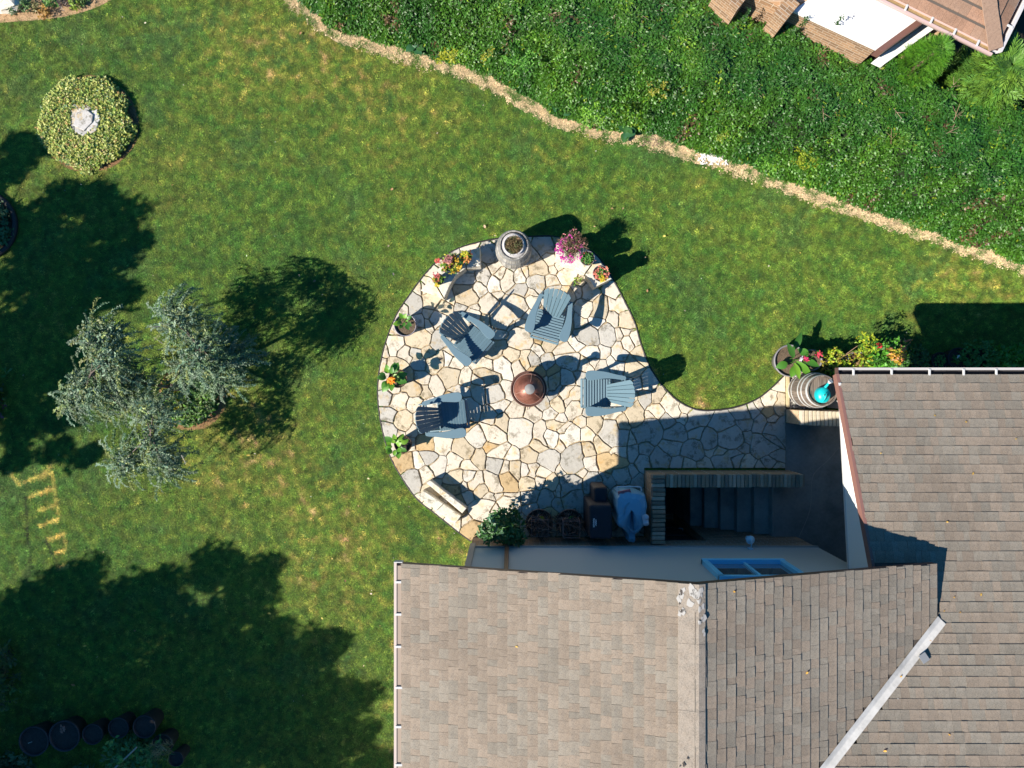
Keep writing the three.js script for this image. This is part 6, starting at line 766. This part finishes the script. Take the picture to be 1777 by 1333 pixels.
// ------------------------------------------------------------------ covered grills
{
  const navy = new THREE.MeshStandardMaterial({ color: lin(0.011, 0.015, 0.027), roughness: 0.6, bumpMap: rep(bumpMap, 1), bumpScale: 0.01 });
  const soft = (w, h, d, seed, amp = 0.012, r = 0.05) => { const g = new RoundedBoxGeometry(w, h, d, 8, r), p = g.attributes.position; for (let i = 0; i < p.count; i++) { const x = p.getX(i), y = p.getY(i), z = p.getZ(i), k = 1 + 0.05 * (0.5 - y / h); p.setXYZ(i, x * k + amp * N(z + seed, y, 0.16, 1), y + amp * N(x + seed, z, 0.15, 2), z * k + amp * N(x + seed, y, 0.16, 3)); } g.computeVertexNormals(); return g; };
  const c = V(1.555, 0.03, 2.40), t = thing('covered_smoker', 'pellet smoker under a dark navy fabric cover with white vertical lettering', 'grill', c);
  part(t, 'cover', merge([soft(0.40, 1.0, 0.60, 1).translate(0, 0.50, 0.02), soft(0.25, 0.68, 0.28, 3, 0.01).translate(0.045, 0.34, -0.40)]), navy);
  const cv = document.createElement('canvas'); cv.width = 512; cv.height = 160; const x = cv.getContext('2d'); x.fillStyle = 'rgb(36,40,54)'; x.fillRect(0, 0, 512, 160); x.fillStyle = 'rgb(230,236,242)'; x.font = 'bold 74px sans-serif'; x.textAlign = 'center'; x.textBaseline = 'middle'; x.fillText('TRAEGER', 256, 112, 480); x.beginPath(); x.ellipse(256, 42, 120, 17, 0, 0, 6.3); x.fill(); x.fillStyle = 'rgb(36,40,54)'; for (let i = 0; i < 6; i++) { x.beginPath(); x.ellipse(170 + i * 36, 34 + (i % 2) * 16, 9, 8, 0.4, 0, 6.3); x.fill(); }
  const tx = new THREE.CanvasTexture(cv); tx.colorSpace = THREE.SRGBColorSpace;
  const pl2 = part(t, 'printed_lettering', new THREE.PlaneGeometry(0.26, 0.085), new THREE.MeshStandardMaterial({ map: tx, roughness: 0.6 }), V(-0.105, 1.0145, 0.03)); pl2.rotation.set(-Math.PI / 2, 0, -Math.PI / 2);
  part(t, 'leg', merge([[-0.15, -0.2], [0.15, -0.2], [-0.15, 0.25], [0.15, 0.25]].map(([a, b]) => tube(V(a, 0, b), V(a, 0.2, b), 0.02))), mat(0.02, 0.02, 0.02, 0.6));
  // blue covered barbecue
  const bm = new THREE.MeshStandardMaterial({ color: lin(0.15, 0.38, 0.56), roughness: 0.5, bumpMap: rep(bumpMap, 1), bumpScale: 0.01 }), g = thing('covered_barbecue', 'barbecue under a pale blue tarpaulin cover tapering to a tied end', 'grill', P(1095, 880, 0).setY(0.03));
  const o = g.position, prof = [[0, [[1070, 860], [1084, 853], [1108, 854], [1120, 860], [1122, 900], [1122, 908], [1102, 930], [1102, 941], [1092, 941], [1090, 928], [1070, 908], [1071, 900]]]][0][1];
  const cx = 1096, cy = 884, rings = [[0.12, 0.9], [0.35, 0.94], [0.6, 0.97], [0.8, 1.0], [0.95, 0.98], [1.03, 0.88], [1.07, 0.6], [1.08, 0.3], [1.085, 0.02]], pos = [], dense = smooth(prof.map(([a, b]) => V(a, 0, b)), 72, true).slice(0, 72), P3 = rings.map(([y, k], j) => dense.map((p, i) => { const fall = 1 - 0.30 * sstep(p.z, 912, 940) * (y / 1.05), yy = y * fall, ax = cx + (p.x - cx) * k, az = cy + (p.z - cy) * k, w = P(ax, az, j < 4 ? 0.92 : yy + 0.03); w.y = yy + 0.03; return w.sub(V(o.x, 0.03, o.z)).add(V(0.008 * Math.sin(i * 1.9), 0.012 * N(ax, az, 14, 4), 0.008 * Math.cos(i * 1.3))); }));
  for (let j = 1; j < P3.length; j++) for (let i = 0; i < 72; i++) { const k = (i + 1) % 72; for (const p of [P3[j - 1][i], P3[j][i], P3[j][k], P3[j - 1][i], P3[j][k], P3[j - 1][k]]) pos.push(p.x, p.y, p.z); }
  const cg = soup(pos); bm.side = THREE.DoubleSide; part(g, 'cover', cg, bm);
  part(g, 'knob', merge([new THREE.CylinderGeometry(0.05, 0.055, 0.16, 16).rotateX(0.9).translate(0.05, 1.14, 0.02), new THREE.SphereGeometry(0.052, 14, 10).translate(0.045, 1.19, -0.045)]), mat(0.42, 0.50, 0.60, 0.5));
  const fold = (a) => path(a.map(([x2, y2, h]) => P(x2, y2, h).sub(V(o.x, 0.0, o.z))), 0.012, 20, 5); part(g, 'cover_fold', merge([fold([[1082, 893, 1.085], [1084, 880, 1.09], [1091, 872, 1.09]]), fold([[1118, 862, 1.0], [1117, 890, 1.02], [1108, 912, 1.0]]), fold([[1088, 912, 1.03], [1100, 922, 0.98], [1112, 912, 1.0]])]), bm);
  part(g, 'handle', path([P(1070, 853, 0.85), P(1071, 846, 0.85), P(1075, 845, 0.85), P(1108, 845, 0.85), P(1112, 846, 0.85), P(1113, 853, 0.85)].map((p) => p.sub(V(o.x, 0.03, o.z))), 0.012, 40, 6), mat(0.62, 0.66, 0.70, 0.4)); part(g, 'leg', merge([[-0.2, -0.2], [0.2, -0.2], [-0.2, 0.2], [0.2, 0.2]].map(([a, b]) => tube(V(a, 0, b), V(a, 0.3, b), 0.02))), mat(0.04, 0.04, 0.045, 0.5));
  part(g, 'red_cloth', soft(0.22, 0.03, 0.12, 7, 0.02, 0.012), mat(0.35, 0.12, 0.14, 0.8), P(1084, 856, 1.0).sub(V(o.x, 0.03, o.z)), 0.2);
}

// ------------------------------------------------------------------ fallen leaves
{
  const R = rnd(171), l = [], col = [[0.6, 0.42, 0.25], [0.66, 0.55, 0.4], [0.55, 0.42, 0.08], [0.4, 0.22, 0.1]], lg = leafGeo(0.075, 0.05, 0.3, -0.3, 3);
  for (const [x, y] of [[683, 478], [683, 509], [830, 398], [842, 396], [675, 425], [678, 330], [860, 410], [520, 480], [548, 486], [434, 790], [444, 788], [637, 830], [576, 971], [642, 1030], [470, 1066], [711, 880], [760, 933], [142, 76], [250, 40], [22, 57], [1030, 393], [1060, 362], [1123, 502], [1118, 448], [1082, 360], [1190, 540], [1335, 460], [1388, 478], [1150, 410], [760, 230], [640, 250], [520, 60], [300, 320], [600, 1010], [560, 1075], [150, 1120], [277, 1224], [232, 1095], [130, 1190]]) l.push({ p: P(x, y, 0.045), s: 0.5 + 0.7 * R() * R(), e: [(R() - 0.5) * 0.8, R() * 6.28, (R() - 0.5) * 0.8], c: jit(col[Math.floor(R() * 4)], R, 0.2) });
  for (let i = 0; i < 240; i++) { const p = V((R() - 0.5) * 19, 0.04, (R() - 0.5) * 14.4); if (houseFoot(p.x, p.z) || inside(patioEdge, p.x, p.z) || (p.x > -4 && p.z < -6.6 + 0.36 * (p.x + 4))) continue; l.push({ p, s: 0.15 + 0.25 * R(), e: [R() - 0.5, R() * 6.28, R() - 0.5], c: jit(R() < 0.3 ? [0.62, 0.6, 0.5] : col[Math.floor(R() * 4)], R, 0.3) }); }
  for (let i = 0; i < 110; i++) { const p = V(-2.4 + 8.2 * R(), 0.045, -2.6 + 5.4 * R()); if (!inside(patioEdge, p.x, p.z) && !(p.x > 5.2 && p.z > 0.75 && p.z < 2.8)) continue; l.push({ p, s: 0.14 + 0.3 * R() * R(), e: [(R() - 0.5) * 0.5, R() * 6.28, (R() - 0.5) * 0.5], c: jit(R() < 0.5 ? [0.3, 0.18, 0.08] : col[Math.floor(R() * 4)], R, 0.3) }); }
  tag(scatter(scene, 'fallen_leaves', lg, leafMat, l, 'stuff'), 'pale and yellow fallen leaves scattered over the lawn and patio', 'leaves');
  const r2 = [], pitchL = 0.25; for (const [x, y, k] of [[894, 1122, 0], [1276, 1028, 1], [1399, 1170, 1], [1655, 1038, 2], [1640, 1060, 2], [1668, 1062, 2], [1703, 1030, 2], [1646, 1274, 2], [1533, 1304, 2], [1621, 720, 2], [1678, 733, 2], [1690, 820, 2], [1528, 788, 2], [1762, 763, 2], [1612, 1112, 2], [1577, 1160, 2], [1562, 1176, 2], [1642, 906, 2], [1600, 1075, 2]]) { let h = 3.4, p; for (let i = 0; i < 5; i++) { p = P(x, y, h); h = (k === 2 ? wing(p.z) : gl(p.x)) + 0.022; } p.y = h; r2.push({ p, s: 0.34 + 0.26 * R(), e: [0.1, R() * 6, 0], c: jit([0.62, 0.36, 0.06], R, 0.25) }); }
  tag(scatter(scene, 'roof_leaves', lg, leafMat, r2, 'stuff'), 'few small orange leaves fallen on the grey shingle roofs', 'leaves');
}

// ------------------------------------------------------------------ trees beyond the picture whose shade falls on the lawn
{
  const R = rnd(191), big = clusterGeo(rnd(41), 26, 0.28, 0.16, 0.10, 0.5), bark = mat(0.12, 0.09, 0.07, 1);
  const tree = (label, h, n, blobs, slim = 24) => {
    const bl = blobs.map(([px, py, r, dh = 0]) => { const p = P(px, py, 0), y = h + dh; return { x: p.x - 1.17 * y, y, z: p.z + 0.569 * y, rx: Math.max(0.1, (r - slim) / 91.15), ry: Math.max(0.1, (r - slim) / 91.15 * 0.75) }; });
    const c = bl.reduce((a, b) => a.add(V(b.x, 0, b.z)), V(0, 0, 0)).multiplyScalar(1 / bl.length), t = thing('shade_tree', label, 'tree', c), list = [];
    part(t, 'trunk', merge([path([V(0, 0, 0), V(0.1, h * 0.4, 0), V(0, h * 0.8, 0)], 0.2, 10, 8), ...bl.map((b) => tube(V(0.05, h * 0.5, 0), V(b.x - c.x, b.y, b.z - c.z), 0.04, 0.012, 6))]), bark);
    for (const b of bl) for (let i = 0; i < 6 + n * (b.rx + 0.1) * (b.rx + 0.1) / 0.6; i++) list.push({ p: blobPoint(R, b, 0.1).sub(c), s: 0.45 + 0.5 * R(), e: [R(), R() * 6.28, R()], c: jit([0.05, 0.11, 0.02], R, 0.3) });
    scatter(t, 'crown', big, leafMat, list, 'stuff');
  };
  tree('dense broad tree outside the lower left corner shading the lawn', 4.6, 120, [[90, 1060, 90], [130, 1015, 62], [245, 1050, 82], [280, 1000, 36], [375, 990, 62, 0.2], [440, 1030, 58], [465, 985, 24], [470, 1110, 55], [540, 1125, 55], [575, 1120, 24], [350, 1120, 110], [150, 1160, 120], [500, 1200, 90], [580, 1215, 60], [20, 1080, 70], [30, 1200, 110], [400, 1260, 130], [220, 1280, 130], [60, 1330, 110], [550, 1300, 90], [625, 1275, 44], [650, 1330, 50], [632, 1205, 26], [425, 1180, 80]]);
  tree('airy tree outside the left border dappling the lawn with shade', 4.2, 64, [[205, 385, 48], [160, 350, 46], [235, 425, 28], [105, 345, 40], [40, 400, 55], [120, 430, 60], [195, 440, 40], [60, 480, 80], [140, 500, 58], [90, 560, 85], [170, 520, 34], [215, 510, 30], [40, 640, 85], [110, 640, 62], [50, 725, 55], [20, 290, 34], [30, 250, 26], [110, 715, 42], [70, 255, 18], [20, 600, 80], [100, 780, 14], [30, 800, 22], [150, 790, 12]], 12);
}
renderer.render(scene, camera);
